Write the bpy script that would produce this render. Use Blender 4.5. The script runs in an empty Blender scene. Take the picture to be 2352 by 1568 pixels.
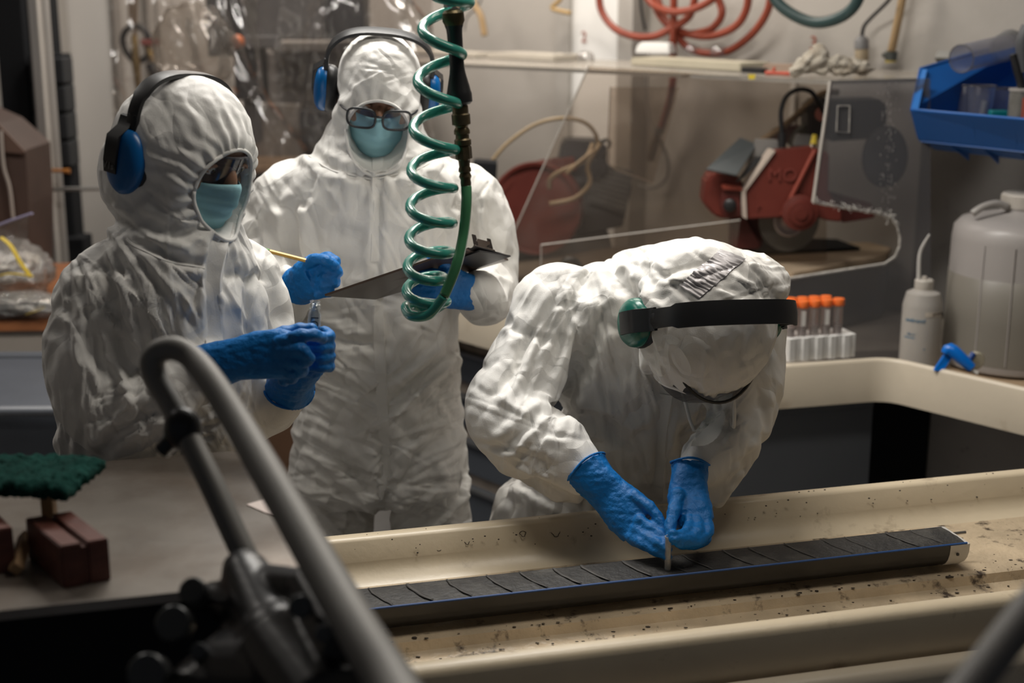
import bpy, bmesh, math, random
import numpy as np
from mathutils import Vector, Matrix, Euler, noise
SC = bpy.context.scene
COL = SC.collection
rnd = random.Random(7)
R = math.radians

# ---------------------------------------------------------------- camera, light, exposure
CAM_H, PITCH, FPX = 1.86, R(14.0), 3267.0
cam_data = bpy.data.cameras.new('camera'); cam = bpy.data.objects.new('camera', cam_data); COL.objects.link(cam)
cam.location = (0, 0, CAM_H); cam.rotation_euler = (R(90) - PITCH, 0, 0)
cam_data.lens = FPX/2352*36; cam_data.sensor_width = 36; cam_data.clip_start = .05
cam_data.dof.use_dof = True; cam_data.dof.focus_distance = 2.40; cam_data.dof.aperture_fstop = 2.8
SC.camera = cam
SC.view_settings.view_transform = 'Standard'; SC.view_settings.look = 'None'
SC.view_settings.exposure = -0.12; SC.view_settings.gamma = 1; SC.view_settings.use_curve_mapping = False
W = bpy.data.worlds.new('world'); SC.world = W; W.use_nodes = True
W.node_tree.nodes['Background'].inputs[0].default_value = (.62, .66, .75, 1)
W.node_tree.nodes['Background'].inputs[1].default_value = .065
def area(name, loc, size, power, color, rot=(0, 0, 0)):
    l = bpy.data.lights.new(name, 'AREA'); l.shape = 'RECTANGLE'; l.size, l.size_y = size
    l.energy = power; l.color = color
    o = bpy.data.objects.new(name, l); COL.objects.link(o); o.location = loc; o.rotation_euler = rot
    return o
WARM = (1, .93, .83)
area('ceiling_or_fill_light', (-.15, 3.0, 2.72), (1.2, .3), 40, (1, .96, .90))
area('ceiling_or_fill_light', (-.98, 5.2, 2.72), (.3, 1.0), 26, (1, .92, .84))
area('ceiling_or_fill_light', (.5, 2.05, 2.72), (1.2, .25), 11, WARM)
area('ceiling_or_fill_light', (-1.7, 3.0, 2.72), (.3, 1.0), 10, (1, .94, .87))  # unseen fill lamp, added to brighten the person at left
area('ceiling_or_fill_light', (.0, 4.55, 2.72), (.8, .25), 20, WARM)  # unseen lamp, added to lift the upper wall at the back

# ---------------------------------------------------------------- placing helpers
FW = Vector((0, math.cos(PITCH), -math.sin(PITCH))); UP = Vector((0, math.sin(PITCH), math.cos(PITCH)))
CAM = Vector((0, 0, CAM_H))
def ray(px, py):
    return FW*FPX + Vector((1, 0, 0))*(px-1176) - UP*(py-784)
def P(px, py, Y):
    d = ray(px, py); return CAM + d*(Y/d.y)
def PZ(px, py, z):
    d = ray(px, py); return CAM + d*((z-CAM_H)/d.z)
def MP(p):                       # metres per photo pixel at a point
    return (Vector(p)-CAM).dot(FW)/FPX

# ---------------------------------------------------------------- object helpers
MW = {}
def mat_of(o):
    return MW.get(o.name, Matrix.Identity(4))
def empty(name, loc=(0, 0, 0), rz=0, label=None, cat=None, group=None):
    o = bpy.data.objects.new(name, None); COL.objects.link(o)
    o.empty_display_size = .05
    o.location = loc; o.rotation_euler = (0, 0, rz)
    MW[o.name] = Matrix.LocRotScale(Vector(loc), Euler((0, 0, rz)), None)
    return tag(o, label, cat, group)
def tag(o, label=None, cat=None, group=None, kind=None):
    if label: o['label'] = label
    if cat: o['category'] = cat
    if group: o['group'] = group
    if kind: o['kind'] = kind
    return o
def O(name, geo, mat, parent=None, smooth=None, origin=None):
    """geo = (verts, faces) or bmesh, in world coordinates"""
    me = bpy.data.meshes.new(name)
    if isinstance(geo, bmesh.types.BMesh):
        bmesh.ops.recalc_face_normals(geo, faces=geo.faces)
        geo.to_mesh(me); geo.free()
    elif isinstance(geo, bpy.types.Mesh):
        me = geo
    else:
        me.from_pydata([tuple(v) for v in geo[0]], [], geo[1]); me.update()
    o = bpy.data.objects.new(name, me); COL.objects.link(o)
    if mat is not None:
        me.materials.clear()
        for m in (mat if isinstance(mat, (list, tuple)) else [mat]): me.materials.append(m)
    if parent is not None:
        Mi = mat_of(parent).inverted(); me.transform(Mi); o.parent = parent
        MW[o.name] = mat_of(parent)
    else:
        if origin is None:
            n = len(me.vertices); co = np.empty(n*3); me.vertices.foreach_get('co', co); co = co.reshape(-1, 3)
            lo, hi = co.min(0), co.max(0); origin = ((lo[0]+hi[0])/2, (lo[1]+hi[1])/2, lo[2])
        me.transform(Matrix.Translation(-Vector(origin))); o.location = origin
        MW[o.name] = Matrix.Translation(Vector(origin))
    if smooth is not None:
        shade(me, smooth)
    return o
def shade(me, ang=40):
    me.polygons.foreach_set('use_smooth', [True]*len(me.polygons))
    if ang < 179:
        bm = bmesh.new(); bm.from_mesh(me); a = R(ang)
        for e in bm.edges:
            if len(e.link_faces) == 2 and e.calc_face_angle(0) > a: e.smooth = False
        bm.to_mesh(me); bm.free()
    me.update()
def dup(o, parent=None, loc=None, rot=None, label=None):
    c = o.copy(); COL.objects.link(c)
    if parent is not None: c.parent = parent
    if loc is not None: c.location = loc
    if rot is not None: c.rotation_euler = rot
    if label: c['label'] = label
    for ch in list(o.children): dup(ch, c)
    return c
class G:
    """collects geometry for one mesh"""
    def __init__(s): s.v = []; s.f = []
    def add(s, v, f, M=None):
        n = len(s.v)
        s.v += [(M @ Vector(p)) if M is not None else Vector(p) for p in v]
        s.f += [tuple(i+n for i in q) for q in f]; return s
    def box(s, c, d, M=None, rz=0, b=0):
        bm = bmesh.new(); bmesh.ops.create_cube(bm, size=1)
        bmesh.ops.scale(bm, vec=d, verts=bm.verts)
        if b: bmesh.ops.bevel(bm, geom=bm.edges[:], offset=b, segments=2, affect='EDGES', profile=.5)
        T = Matrix.Translation(Vector(c)) @ Matrix.Rotation(rz, 4, 'Z')
        if M is not None: T = M @ T
        return s.bm(bm, T)
    def bm(s, bm, T=None):
        bm.verts.ensure_lookup_table()
        for i, v in enumerate(bm.verts): v.index = i
        v = [x.co.copy() for x in bm.verts]; f = [[x.index for x in q.verts] for q in bm.faces]
        bm.free(); return s.add(v, f, T)
    def tube(s, pts, r, n=10, cap=True, sm=0, flat=1.0, up=None):
        pts = [Vector(p) for p in pts]
        if sm:
            rr = r if isinstance(r, (list, tuple)) else None
            pts, rr = crom(pts, sm, rr)
            if rr: r = rr
        m = len(pts); rs = r if isinstance(r, (list, tuple)) else [r]*m
        T = [(pts[min(i+1, m-1)]-pts[max(i-1, 0)]).normalized() for i in range(m)]
        a = Vector(up) if up else (Vector((0, 0, 1)) if abs(T[0].z) < .9 else Vector((1, 0, 0)))
        u = (a - T[0]*a.dot(T[0])).normalized(); v = []; f = []
        for i in range(m):
            u = (u - T[i]*u.dot(T[i])).normalized(); w = T[i].cross(u)
            for k in range(n):
                t = 2*math.pi*k/n
                v.append(pts[i] + u*math.cos(t)*rs[i]*flat + w*math.sin(t)*rs[i])
        for i in range(m-1):
            for k in range(n):
                k2 = (k+1) % n
                f.append((i*n+k, i*n+k2, (i+1)*n+k2, (i+1)*n+k))
        if cap:
            f.append(tuple(range(n-1, -1, -1))); f.append(tuple((m-1)*n+k for k in range(n)))
        return s.add(v, f)
    def lathe(s, prof, n=24, M=None, cap=True):
        v = []; f = []; m = len(prof)
        for (r, z) in prof:
            for k in range(n):
                t = 2*math.pi*k/n; v.append((r*math.cos(t), r*math.sin(t), z))
        for i in range(m-1):
            for k in range(n):
                k2 = (k+1) % n; f.append((i*n+k, i*n+k2, (i+1)*n+k2, (i+1)*n+k))
        if cap:
            f.append(tuple(range(n-1, -1, -1))); f.append(tuple((m-1)*n+k for k in range(n)))
        return s.add(v, f, M)
    def prism(s, pts, d):
        """pts: planar world loop, extruded by vector d"""
        pts = [Vector(p) for p in pts]; d = Vector(d); n = len(pts)
        v = pts + [p+d for p in pts]
        f = [tuple(range(n-1, -1, -1)), tuple(range(n, 2*n))] + [(i, (i+1) % n, n+(i+1) % n, n+i) for i in range(n)]
        return s.add(v, f)
    def loft(s, rings, cap=True):
        n = len(rings[0]); m = len(rings); v = [p for r in rings for p in r]; f = []
        for i in range(m-1):
            for k in range(n):
                k2 = (k+1) % n; f.append((i*n+k, i*n+k2, (i+1)*n+k2, (i+1)*n+k))
        if cap: f.append(tuple(range(n-1, -1, -1))); f.append(tuple((m-1)*n+k for k in range(n)))
        return s.add(v, f)
    def ball(s, c, r, n=16, M=None, sub=2):
        bm = bmesh.new(); bmesh.ops.create_icosphere(bm, subdivisions=sub, radius=1)
        T = Matrix.Translation(Vector(c))
        if M is not None: T = T @ M
        rr = r if isinstance(r, (list, tuple)) else (r, r, r)
        return s.bm(bm, T @ Matrix.Diagonal((*rr, 1)))
    def geo(s): return (s.v, s.f)
    def fixed(s):
        bm = bmesh.new(); vs = [bm.verts.new(p) for p in s.v]
        for q in s.f:
            try: bm.faces.new([vs[i] for i in q])
            except ValueError: pass
        return bm
def crom(pts, k, rr=None):
    out = []; ro = []; n = len(pts)
    for i in range(n-1):
        p0, p1, p2, p3 = pts[max(i-1, 0)], pts[i], pts[i+1], pts[min(i+2, n-1)]
        for j in range(k):
            t = j/k
            out.append(.5*((2*p1)+(p2-p0)*t+(2*p0-5*p1+4*p2-p3)*t*t+(3*p1-p0-3*p2+p3)*t*t*t))
            if rr:
                q0, q1, q2, q3 = rr[max(i-1, 0)], rr[i], rr[i+1], rr[min(i+2, n-1)]
                ro.append(.5*((2*q1)+(q2-q0)*t+(2*q0-5*q1+4*q2-q3)*t*t+(3*q1-q0-3*q2+q3)*t*t*t))
    out.append(pts[-1])
    if rr: ro.append(rr[-1])
    return out, (ro if rr else None)
def frame(z, x=(1, 0, 0)):
    """rotation matrix whose Z axis is z and X near x"""
    z = Vector(z).normalized(); x = Vector(x); x = (x - z*x.dot(z)).normalized(); y = z.cross(x)
    return Matrix((x, y, z)).transposed().to_4x4()
def at(p, M): return Matrix.Translation(Vector(p)) @ M

# ---------------------------------------------------------------- materials
MATS = {}
def mat(name, col, rough=.5, metal=0, bump=0, bscale=40, var=0, vscale=6, spec=.5, coat=0, trans=0, dirt=None, dscale=8, dlo=.55, dhi=.7, sub=0, alpha=1, stretch=None, detail=4):
    if name in MATS: return MATS[name]
    m = bpy.data.materials.new(name); m.use_nodes = True; MATS[name] = m
    nt = m.node_tree; b = nt.nodes['Principled BSDF']; L = nt.links
    c4 = (*col, 1); b.inputs['Base Color'].default_value = c4
    b.inputs['Roughness'].default_value = rough; b.inputs['Metallic'].default_value = metal
    b.inputs['Specular IOR Level'].default_value = spec; b.inputs['Coat Weight'].default_value = coat
    if trans: b.inputs['Transmission Weight'].default_value = trans
    if alpha < 1: b.inputs['Alpha'].default_value = alpha
    if sub: b.inputs['Subsurface Weight'].default_value = sub; b.inputs['Subsurface Radius'].default_value = (.02, .015, .01)
    tc = nt.nodes.new('ShaderNodeTexCoord'); src = tc.outputs['Object']
    if stretch:
        mp = nt.nodes.new('ShaderNodeMapping'); mp.inputs['Scale'].default_value = stretch; L.new(src, mp.inputs[0]); src = mp.outputs[0]
    cout = None
    def nz(sc, dt=4, ro=.55):
        n = nt.nodes.new('ShaderNodeTexNoise'); n.inputs['Scale'].default_value = sc; n.inputs['Detail'].default_value = dt; n.inputs['Roughness'].default_value = ro
        L.new(src, n.inputs['Vector']); return n
    if var:
        n = nz(vscale, detail); mx = nt.nodes.new('ShaderNodeMix'); mx.data_type = 'RGBA'
        mx.inputs['A'].default_value = tuple(x*(1-var) for x in col)+(1,); mx.inputs['B'].default_value = tuple(min(1, x*(1+var)) for x in col)+(1,)
        mr = nt.nodes.new('ShaderNodeMapRange'); mr.inputs['From Min'].default_value = .3; mr.inputs['From Max'].default_value = .7
        L.new(n.outputs['Fac'], mr.inputs[0]); L.new(mr.outputs[0], mx.inputs['Factor']); cout = mx.outputs['Result']
    if dirt:
        n = nz(dscale, 8, .65); mr = nt.nodes.new('ShaderNodeMapRange'); mr.inputs['From Min'].default_value = dlo; mr.inputs['From Max'].default_value = dhi
        L.new(n.outputs['Fac'], mr.inputs[0]); mx = nt.nodes.new('ShaderNodeMix'); mx.data_type = 'RGBA'
        if cout: L.new(cout, mx.inputs['A'])
        else: mx.inputs['A'].default_value = c4
        mx.inputs['B'].default_value = (*dirt, 1); L.new(mr.outputs[0], mx.inputs['Factor']); cout = mx.outputs['Result']
    if cout: L.new(cout, b.inputs['Base Color'])
    if bump:
        n = nz(bscale, 5); bp = nt.nodes.new('ShaderNodeBump'); bp.inputs['Strength'].default_value = min(1, bump); bp.inputs['Distance'].default_value = .01*max(1, bump)
        L.new(n.outputs['Fac'], bp.inputs['Height']); L.new(bp.outputs[0], b.inputs['Normal'])
    return m
def clear(name, tint=(1, 1, 1), milk=.06, gloss=.08, rough=.05, milkcol=(.8, .8, .8), bump=0, bscale=10):
    """thin clear sheet: transparent + a little scatter + reflection"""
    if name in MATS: return MATS[name]
    m = bpy.data.materials.new(name); m.use_nodes = True; MATS[name] = m; nt = m.node_tree; nt.nodes.clear(); L = nt.links
    out = nt.nodes.new('ShaderNodeOutputMaterial'); t = nt.nodes.new('ShaderNodeBsdfTransparent'); t.inputs[0].default_value = (*tint, 1)
    d = nt.nodes.new('ShaderNodeBsdfDiffuse'); d.inputs[0].default_value = (*milkcol, 1)
    g = nt.nodes.new('ShaderNodeBsdfGlossy'); g.inputs['Roughness'].default_value = rough; g.inputs[0].default_value = (1, 1, 1, 1)
    m1 = nt.nodes.new('ShaderNodeMixShader'); m1.inputs[0].default_value = milk; L.new(t.outputs[0], m1.inputs[1]); L.new(d.outputs[0], m1.inputs[2])
    fr = nt.nodes.new('ShaderNodeLayerWeight'); fr.inputs[0].default_value = .35
    ma = nt.nodes.new('ShaderNodeMath'); ma.operation = 'MULTIPLY_ADD'; ma.inputs[1].default_value = min(.6, gloss*2.2); ma.inputs[2].default_value = gloss*.12
    L.new(fr.outputs['Fresnel'], ma.inputs[0])
    m2 = nt.nodes.new('ShaderNodeMixShader'); L.new(ma.outputs[0], m2.inputs[0]); L.new(m1.outputs[0], m2.inputs[1]); L.new(g.outputs[0], m2.inputs[2])
    L.new(m2.outputs[0], out.inputs[0])
    if bump:
        tc = nt.nodes.new('ShaderNodeTexCoord'); n = nt.nodes.new('ShaderNodeTexNoise'); n.inputs['Scale'].default_value = bscale; n.inputs['Detail'].default_value = 3
        n.inputs['Distortion'].default_value = 1.5
        L.new(tc.outputs['Object'], n.inputs['Vector']); bp = nt.nodes.new('ShaderNodeBump'); bp.inputs['Strength'].default_value = 1; bp.inputs['Distance'].default_value = bump
        L.new(n.outputs['Fac'], bp.inputs['Height']); L.new(bp.outputs[0], g.inputs['Normal']); L.new(bp.outputs[0], fr.inputs['Normal']); L.new(bp.outputs[0], d.inputs['Normal'])
    return m
def tyvek(name, seed=0, col=(.80, .79, .765)):
    m = bpy.data.materials.new(name); m.use_nodes = True; MATS[name] = m
    nt = m.node_tree; b = nt.nodes['Principled BSDF']; L = nt.links
    b.inputs['Base Color'].default_value = (*col, 1); b.inputs['Roughness'].default_value = .62; b.inputs['Specular IOR Level'].default_value = .3
    b.inputs['Sheen Weight'].default_value = .1
    tc = nt.nodes.new('ShaderNodeTexCoord')
    mp = nt.nodes.new('ShaderNodeMapping'); mp.inputs['Location'].default_value = (seed*3.1, seed, 0); L.new(tc.outputs['Object'], mp.inputs[0])
    def N(t, **k):
        n = nt.nodes.new(t)
        for a, v in k.items(): n.inputs[a].default_value = v
        return n
    # warped coordinates -> crumple creases from voronoi facets
    wn = N('ShaderNodeTexNoise', Scale=5.0, Detail=3.0); L.new(mp.outputs[0], wn.inputs['Vector'])
    va = nt.nodes.new('ShaderNodeVectorMath'); va.operation = 'MULTIPLY_ADD'; va.inputs[1].default_value = (.25, .25, .25)
    L.new(wn.outputs['Color'], va.inputs[0]); L.new(mp.outputs[0], va.inputs[2])
    v1 = N('ShaderNodeTexVoronoi', Scale=11.0); L.new(va.outputs[0], v1.inputs['Vector'])
    v2 = N('ShaderNodeTexVoronoi', Scale=30.0); L.new(va.outputs[0], v2.inputs['Vector'])
    def crease(scale, stretch, off, w=.07):
        m_ = nt.nodes.new('ShaderNodeMapping'); m_.inputs['Scale'].default_value = stretch; m_.inputs['Location'].default_value = (off, off*2, 0); m_.inputs['Rotation'].default_value = (off, .3*off, off*.7)
        L.new(mp.outputs[0], m_.inputs[0]); n_ = N('ShaderNodeTexNoise', Scale=scale, Detail=1.5, Roughness=.4, Distortion=.3); L.new(m_.outputs[0], n_.inputs['Vector'])
        s1 = nt.nodes.new('ShaderNodeMath'); s1.operation = 'SUBTRACT'; s1.inputs[1].default_value = .5; L.new(n_.outputs['Fac'], s1.inputs[0])
        s2 = nt.nodes.new('ShaderNodeMath'); s2.operation = 'ABSOLUTE'; L.new(s1.outputs[0], s2.inputs[0])
        s3 = nt.nodes.new('ShaderNodeMath'); s3.operation = 'MINIMUM'; s3.inputs[1].default_value = w; L.new(s2.outputs[0], s3.inputs[0]); return s3.outputs[0]
    fine = N('ShaderNodeTexNoise', Scale=420.0, Detail=2.0); L.new(tc.outputs['Object'], fine.inputs['Vector'])
    def bump(h, dist, prev=None, st=1.0):
        bp = nt.nodes.new('ShaderNodeBump'); bp.inputs['Strength'].default_value = st; bp.inputs['Distance'].default_value = dist
        L.new(h, bp.inputs['Height'])
        if prev: L.new(prev, bp.inputs['Normal'])
        return bp.outputs[0]
    a = bump(v1.outputs['Distance'], .003); a = bump(v2.outputs['Distance'], .0007, a); a = bump(crease(4.5, (1, 1, .55), 1.3+seed), .075, a); a = bump(crease(6.5, (1, 1, .8), 4.1+seed), -.05, a); a = bump(crease(14, (1, .8, .6), 7.7), .022, a); a = bump(fine.outputs['Fac'], .0005, a, .5)
    L.new(a, b.inputs['Normal'])
    st = N('ShaderNodeTexNoise', Scale=3.0, Detail=5.0); L.new(mp.outputs[0], st.inputs['Vector'])
    mx = nt.nodes.new('ShaderNodeMix'); mx.data_type = 'RGBA'; mx.inputs['A'].default_value = (*col, 1); mx.inputs['B'].default_value = (col[0]*.86, col[1]*.84, col[2]*.8, 1)
    mr = N('ShaderNodeMapRange'); mr.inputs['From Min'].default_value = .45; mr.inputs['From Max'].default_value = .75
    L.new(st.outputs['Fac'], mr.inputs[0]); L.new(mr.outputs[0], mx.inputs['Factor']); L.new(mx.outputs['Result'], b.inputs['Base Color'])
    return m

# ---------------------------------------------------------------- text
def text_geo(s, size, depth=.0006, M=None):
    cu = bpy.data.curves.new('t', 'FONT'); cu.body = s; cu.size = size; cu.extrude = depth; cu.align_x = 'CENTER'; cu.align_y = 'CENTER'; cu.resolution_u = 3
    o = bpy.data.objects.new('t', cu); COL.objects.link(o)
    dg = bpy.context.evaluated_depsgraph_get(); me = bpy.data.meshes.new_from_object(o.evaluated_get(dg))
    bpy.data.objects.remove(o); bpy.data.curves.remove(cu)
    if M is not None: me.transform(M)
    return me

# ---------------------------------------------------------------- sculpting helpers
def remesh(g, voxel, smooth=0, fac=.5, cutters=(), name='m'):
    """fuse closed shapes to one skin; optionally carve cutters out"""
    bm = g.fixed() if isinstance(g, G) else g
    bmesh.ops.recalc_face_normals(bm, faces=bm.faces)
    me = bpy.data.meshes.new(name); bm.to_mesh(me); bm.free()
    o = bpy.data.objects.new(name, me); COL.objects.link(o)
    md = o.modifiers.new('r', 'REMESH'); md.mode = 'VOXEL'; md.voxel_size = voxel; md.adaptivity = 0
    if smooth:
        s = o.modifiers.new('s', 'SMOOTH'); s.factor = fac; s.iterations = smooth
    dg = bpy.context.evaluated_depsgraph_get(); out = bpy.data.meshes.new_from_object(o.evaluated_get(dg))
    bpy.data.objects.remove(o); bpy.data.meshes.remove(me); return out
def carve(me, cut_geo):
    o = bpy.data.objects.new('c', me); COL.objects.link(o)
    cm = bpy.data.meshes.new('k'); bm = cut_geo.fixed(); bmesh.ops.recalc_face_normals(bm, faces=bm.faces); bm.to_mesh(cm); bm.free()
    c = bpy.data.objects.new('k', cm); COL.objects.link(c)
    md = o.modifiers.new('b', 'BOOLEAN'); md.object = c; md.operation = 'DIFFERENCE'; md.solver = 'EXACT'
    dg = bpy.context.evaluated_depsgraph_get(); out = bpy.data.meshes.new_from_object(o.evaluated_get(dg))
    bpy.data.objects.remove(o); bpy.data.objects.remove(c); bpy.data.meshes.remove(cm); return out
def coords(me):
    n = len(me.vertices); a = np.empty(n*3, dtype=np.float32); me.vertices.foreach_get('co', a); return a.reshape(-1, 3)
def normals(me):
    n = len(me.vertices); a = np.empty(n*3, dtype=np.float32); me.vertices.foreach_get('normal', a); return a.reshape(-1, 3)
def setco(me, c):
    me.vertices.foreach_set('co', c.astype(np.float32).ravel()); me.update()
# ================================================================= PEOPLE: tools
def cloth_crumple(me, body=None, grow=.07, pin=.35, frames=14, gravity=1.0, fixed=None, seed=0, stiff=8, bend=.15, pinfn=None):
    """let the suit's fabric, cut larger than the body, sag and buckle into real folds"""
    o = bpy.data.objects.new('sim', me); COL.objects.link(o)
    co = coords(me); n = len(co)
    rs = np.random.RandomState(seed)
    w = np.full(n, pin)
    if fixed is not None: w = np.maximum(w, fixed(co))
    if pinfn is not None: w = pinfn(co, w)
    nr = normals(me)
    # slow noise push so that folds start in irregular places
    d = np.array([noise.noise(Vector(p)*7+Vector((seed, 0, 0))) for p in co]) * .005
    co2 = co + nr*d[:, None]*(w < .9)[:, None]
    setco(me, co2)
    vg = o.vertex_groups.new(name='pin')
    q = np.round(w*50).astype(int)
    for lv in np.unique(q):
        vg.add([int(i) for i in np.nonzero(q == lv)[0]], lv/50, 'REPLACE')
    md = o.modifiers.new('cloth', 'CLOTH'); s = md.settings
    s.quality = 4; s.mass = .15; s.tension_stiffness = stiff; s.compression_stiffness = stiff; s.shear_stiffness = stiff*.6; s.bending_stiffness = bend
    s.tension_damping = 5; s.compression_damping = 5; s.air_damping = 3
    s.vertex_group_mass = 'pin'; s.pin_stiffness = 1.0
    s.shrink_min = -grow; s.effector_weights.gravity = gravity
    md.collision_settings.use_collision = body is not None; md.collision_settings.distance_min = .004; md.collision_settings.collision_quality = 2
    if body is not None:
        bo = bpy.data.objects.new('bodysim', body); COL.objects.link(bo); bo.modifiers.new('c', 'COLLISION'); bo.collision.thickness_outer = .003; bo.collision.cloth_friction = 20
    md.collision_settings.use_self_collision = False
    md.point_cache.frame_start = 1; md.point_cache.frame_end = frames
    for f in range(1, frames+1): SC.frame_set(f)
    dg = bpy.context.evaluated_depsgraph_get(); out = bpy.data.meshes.new_from_object(o.evaluated_get(dg))
    bpy.data.objects.remove(o)
    if body is not None: bpy.data.objects.remove(bo)
    SC.frame_set(1)
    return out
def ring(cx, cy, cz, rx, ry, n=28, sq=2.3, tilt=0, rz=0):
    out = []
    for k in range(n):
        t = 2*math.pi*k/n; c, s = math.cos(t), math.sin(t)
        x = math.copysign(abs(c)**(2/sq), c)*rx; y = math.copysign(abs(s)**(2/sq), s)*ry
        p = Vector((x, y, 0)); p = Matrix.Rotation(tilt, 3, 'X') @ p; p = Matrix.Rotation(rz, 3, 'Z') @ p
        out.append(Vector((cx, cy, cz)) + p)
    return out
def trunk(g, rows, n=28, sq=2.3):
    """rows: (px_left, px_right, py, Y, half_depth[, tilt]) top to bottom"""
    rr = []
    for r in rows:
        c = P((r[0]+r[1])/2, r[2], r[3]); hw = (r[1]-r[0])/2*MP(c)
        rr.append(ring(c.x, c.y, c.z, hw, r[4], n, sq, r[5] if len(r) > 5 else 0))
    g.loft(rr); return g
def limb(g, pts, n=16, sm=4):
    """pts: (px, py, Y, radius_m)"""
    g.tube([P(*p[:3]) for p in pts], [p[3] for p in pts], n=n, sm=sm)
    g.ball(P(*pts[0][:3]), pts[0][3]); g.ball(P(*pts[-1][:3]), pts[-1][3]*.98)
    return g

from mathutils.bvhtree import BVHTree
def finger(g, pts, r0=.0098, r1=.0082):
    """pts: (px, py, Y) joints from knuckle to tip"""
    ps = [P(*p) for p in pts]; ps, rr = crom(ps, 6, [r0+(r1-r0)*i/(len(ps)-1) for i in range(len(ps))])
    # knuckle swellings
    n = len(ps)
    rr = [r*(1+.07*math.cos(2*math.pi*(i/6.0))) for i, r in enumerate(rr)]
    g.tube(ps, rr, n=12); g.ball(ps[-1], rr[-1]*.99, sub=2); g.ball(ps[0], rr[0], sub=2); return g
def slab(g, pts, n=20):
    """flattened palm / wrist: (px, py, Y, half_width_m, half_thick_m) with the flat side facing direction up"""
    c = [P(*p[:3]) for p in pts]; rings = []
    for i, p in enumerate(pts):
        t = (c[min(i+1, len(c)-1)]-c[max(i-1, 0)]).normalized(); v = Vector(p[5]) if len(p) > 5 else Vector((0, -1, .25))
        nrm = (v-t*v.dot(t)).normalized(); w = t.cross(nrm); r = []
        for k in range(n):
            a = 2*math.pi*k/n; cc, ss = math.cos(a), math.sin(a)
            r.append(c[i]+w*math.copysign(abs(cc)**.8, cc)*p[3]+nrm*math.copysign(abs(ss)**.8, ss)*p[4])
        rings.append(r)
    g.loft(rings); return g
def glove(name, build, parent, cuff, cuff_dir, rcuff, seed=0, voxel=.0024):
    g = G(); build(g)
    me = remesh(g, voxel, smooth=2)
    co = coords(me); nr = normals(me)
    d = np.array([(noise.noise(Vector((p[0]*70, p[1]*70, p[2]*150+seed)))*.0011+abs(noise.noise(Vector(p)*120+Vector((seed, 0, 0))))*-.0012) for p in co])
    setco(me, co+nr*d[:, None])
    o = O(name, me, m_glove, parent, smooth=180)
    c = Vector(cuff); F = frame(cuff_dir)
    pts = [c+(F.to_3x3() @ Vector((math.cos(t)*rcuff[0], math.sin(t)*rcuff[1], .002*math.sin(3*t)))) for t in [2*math.pi*k/28 for k in range(29)]]
    O('glove_cuff', G().tube(pts, .0022, n=8).geo(), m_glove, o, smooth=180)
    return o
def headframe(c, f, up, roll=0):
    f = Vector(f).normalized(); up = Vector(up); up = (up-f*up.dot(f)).normalized(); x = f.cross(up)   # x = the head's right-hand side
    M = Matrix((x, f, up)).transposed().to_4x4()
    return Matrix.Translation(Vector(c)) @ M @ Matrix.Rotation(roll, 4, 'Y')
def head_shapes(g, M):
    def e(c, r, sub=3): g.bm(_ico(sub), M @ Matrix.Translation(Vector(c)) @ Matrix.Diagonal((*r, 1)))
    e((0, -.012, .025), (.074, .092, .088)); e((0, .015, -.03), (.060, .066, .075)); e((0, .040, -.085), (.036, .038, .028))
    e((0, .084, .028), (.052, .014, .012)); e((0, .094, -.018), (.011, .020, .026)); e((0, .104, -.034), (.013, .013, .011))
    for s in (-1, 1):
        e((s*.075, -.005, -.012), (.009, .018, .032)); e((s*.040, .062, -.025), (.022, .020, .018)); e((s*.032, .082, .004), (.016, .010, .009))
        e((s*.010, .101, -.037), (.008, .009, .007))
    e((0, .086, -.066), (.024, .012, .006)); e((0, .084, -.076), (.020, .012, .006))
    a = M @ Vector((0, -.02, -.06)); b = M @ Vector((0, -.03, -.15)); g.tube([a, b], [.055, .06], n=16)
def _ico(sub=3):
    bm = bmesh.new(); bmesh.ops.create_icosphere(bm, subdivisions=sub, radius=1); return bm
def eyes(M, parent, look=(0, 1, -.4)):
    for s in (-1, 1):
        c = M @ Vector((s*.031, .080, .002)); g = G(); g.ball(c, .0115, sub=3); eo = O('eye', g.geo(), mat('eye_white', (.6, .58, .55), .2), parent, smooth=180)
        d = (M.to_3x3() @ Vector(look)).normalized(); g = G(); g.ball(c+d*.0062, .0066, sub=2); O('iris', g.geo(), mat('iris', (.03, .018, .01), .1), eo, smooth=180)
        for k, zz in ((0, .006), (1, -.005)):
            pts = [M @ Vector((s*.031+.013*math.cos(t), .088-.004*abs(math.cos(t))+(.004 if k == 0 else 0), .002+zz*(1 if k == 0 else 1)*math.sin(t)*1.0)) for t in [math.pi*j/8 for j in range(9)]]
            g = G(); g.tube(pts, .0028 if k == 0 else .002, n=6); O('eyelid', g.geo(), m_skin, eo, smooth=180)
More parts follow.
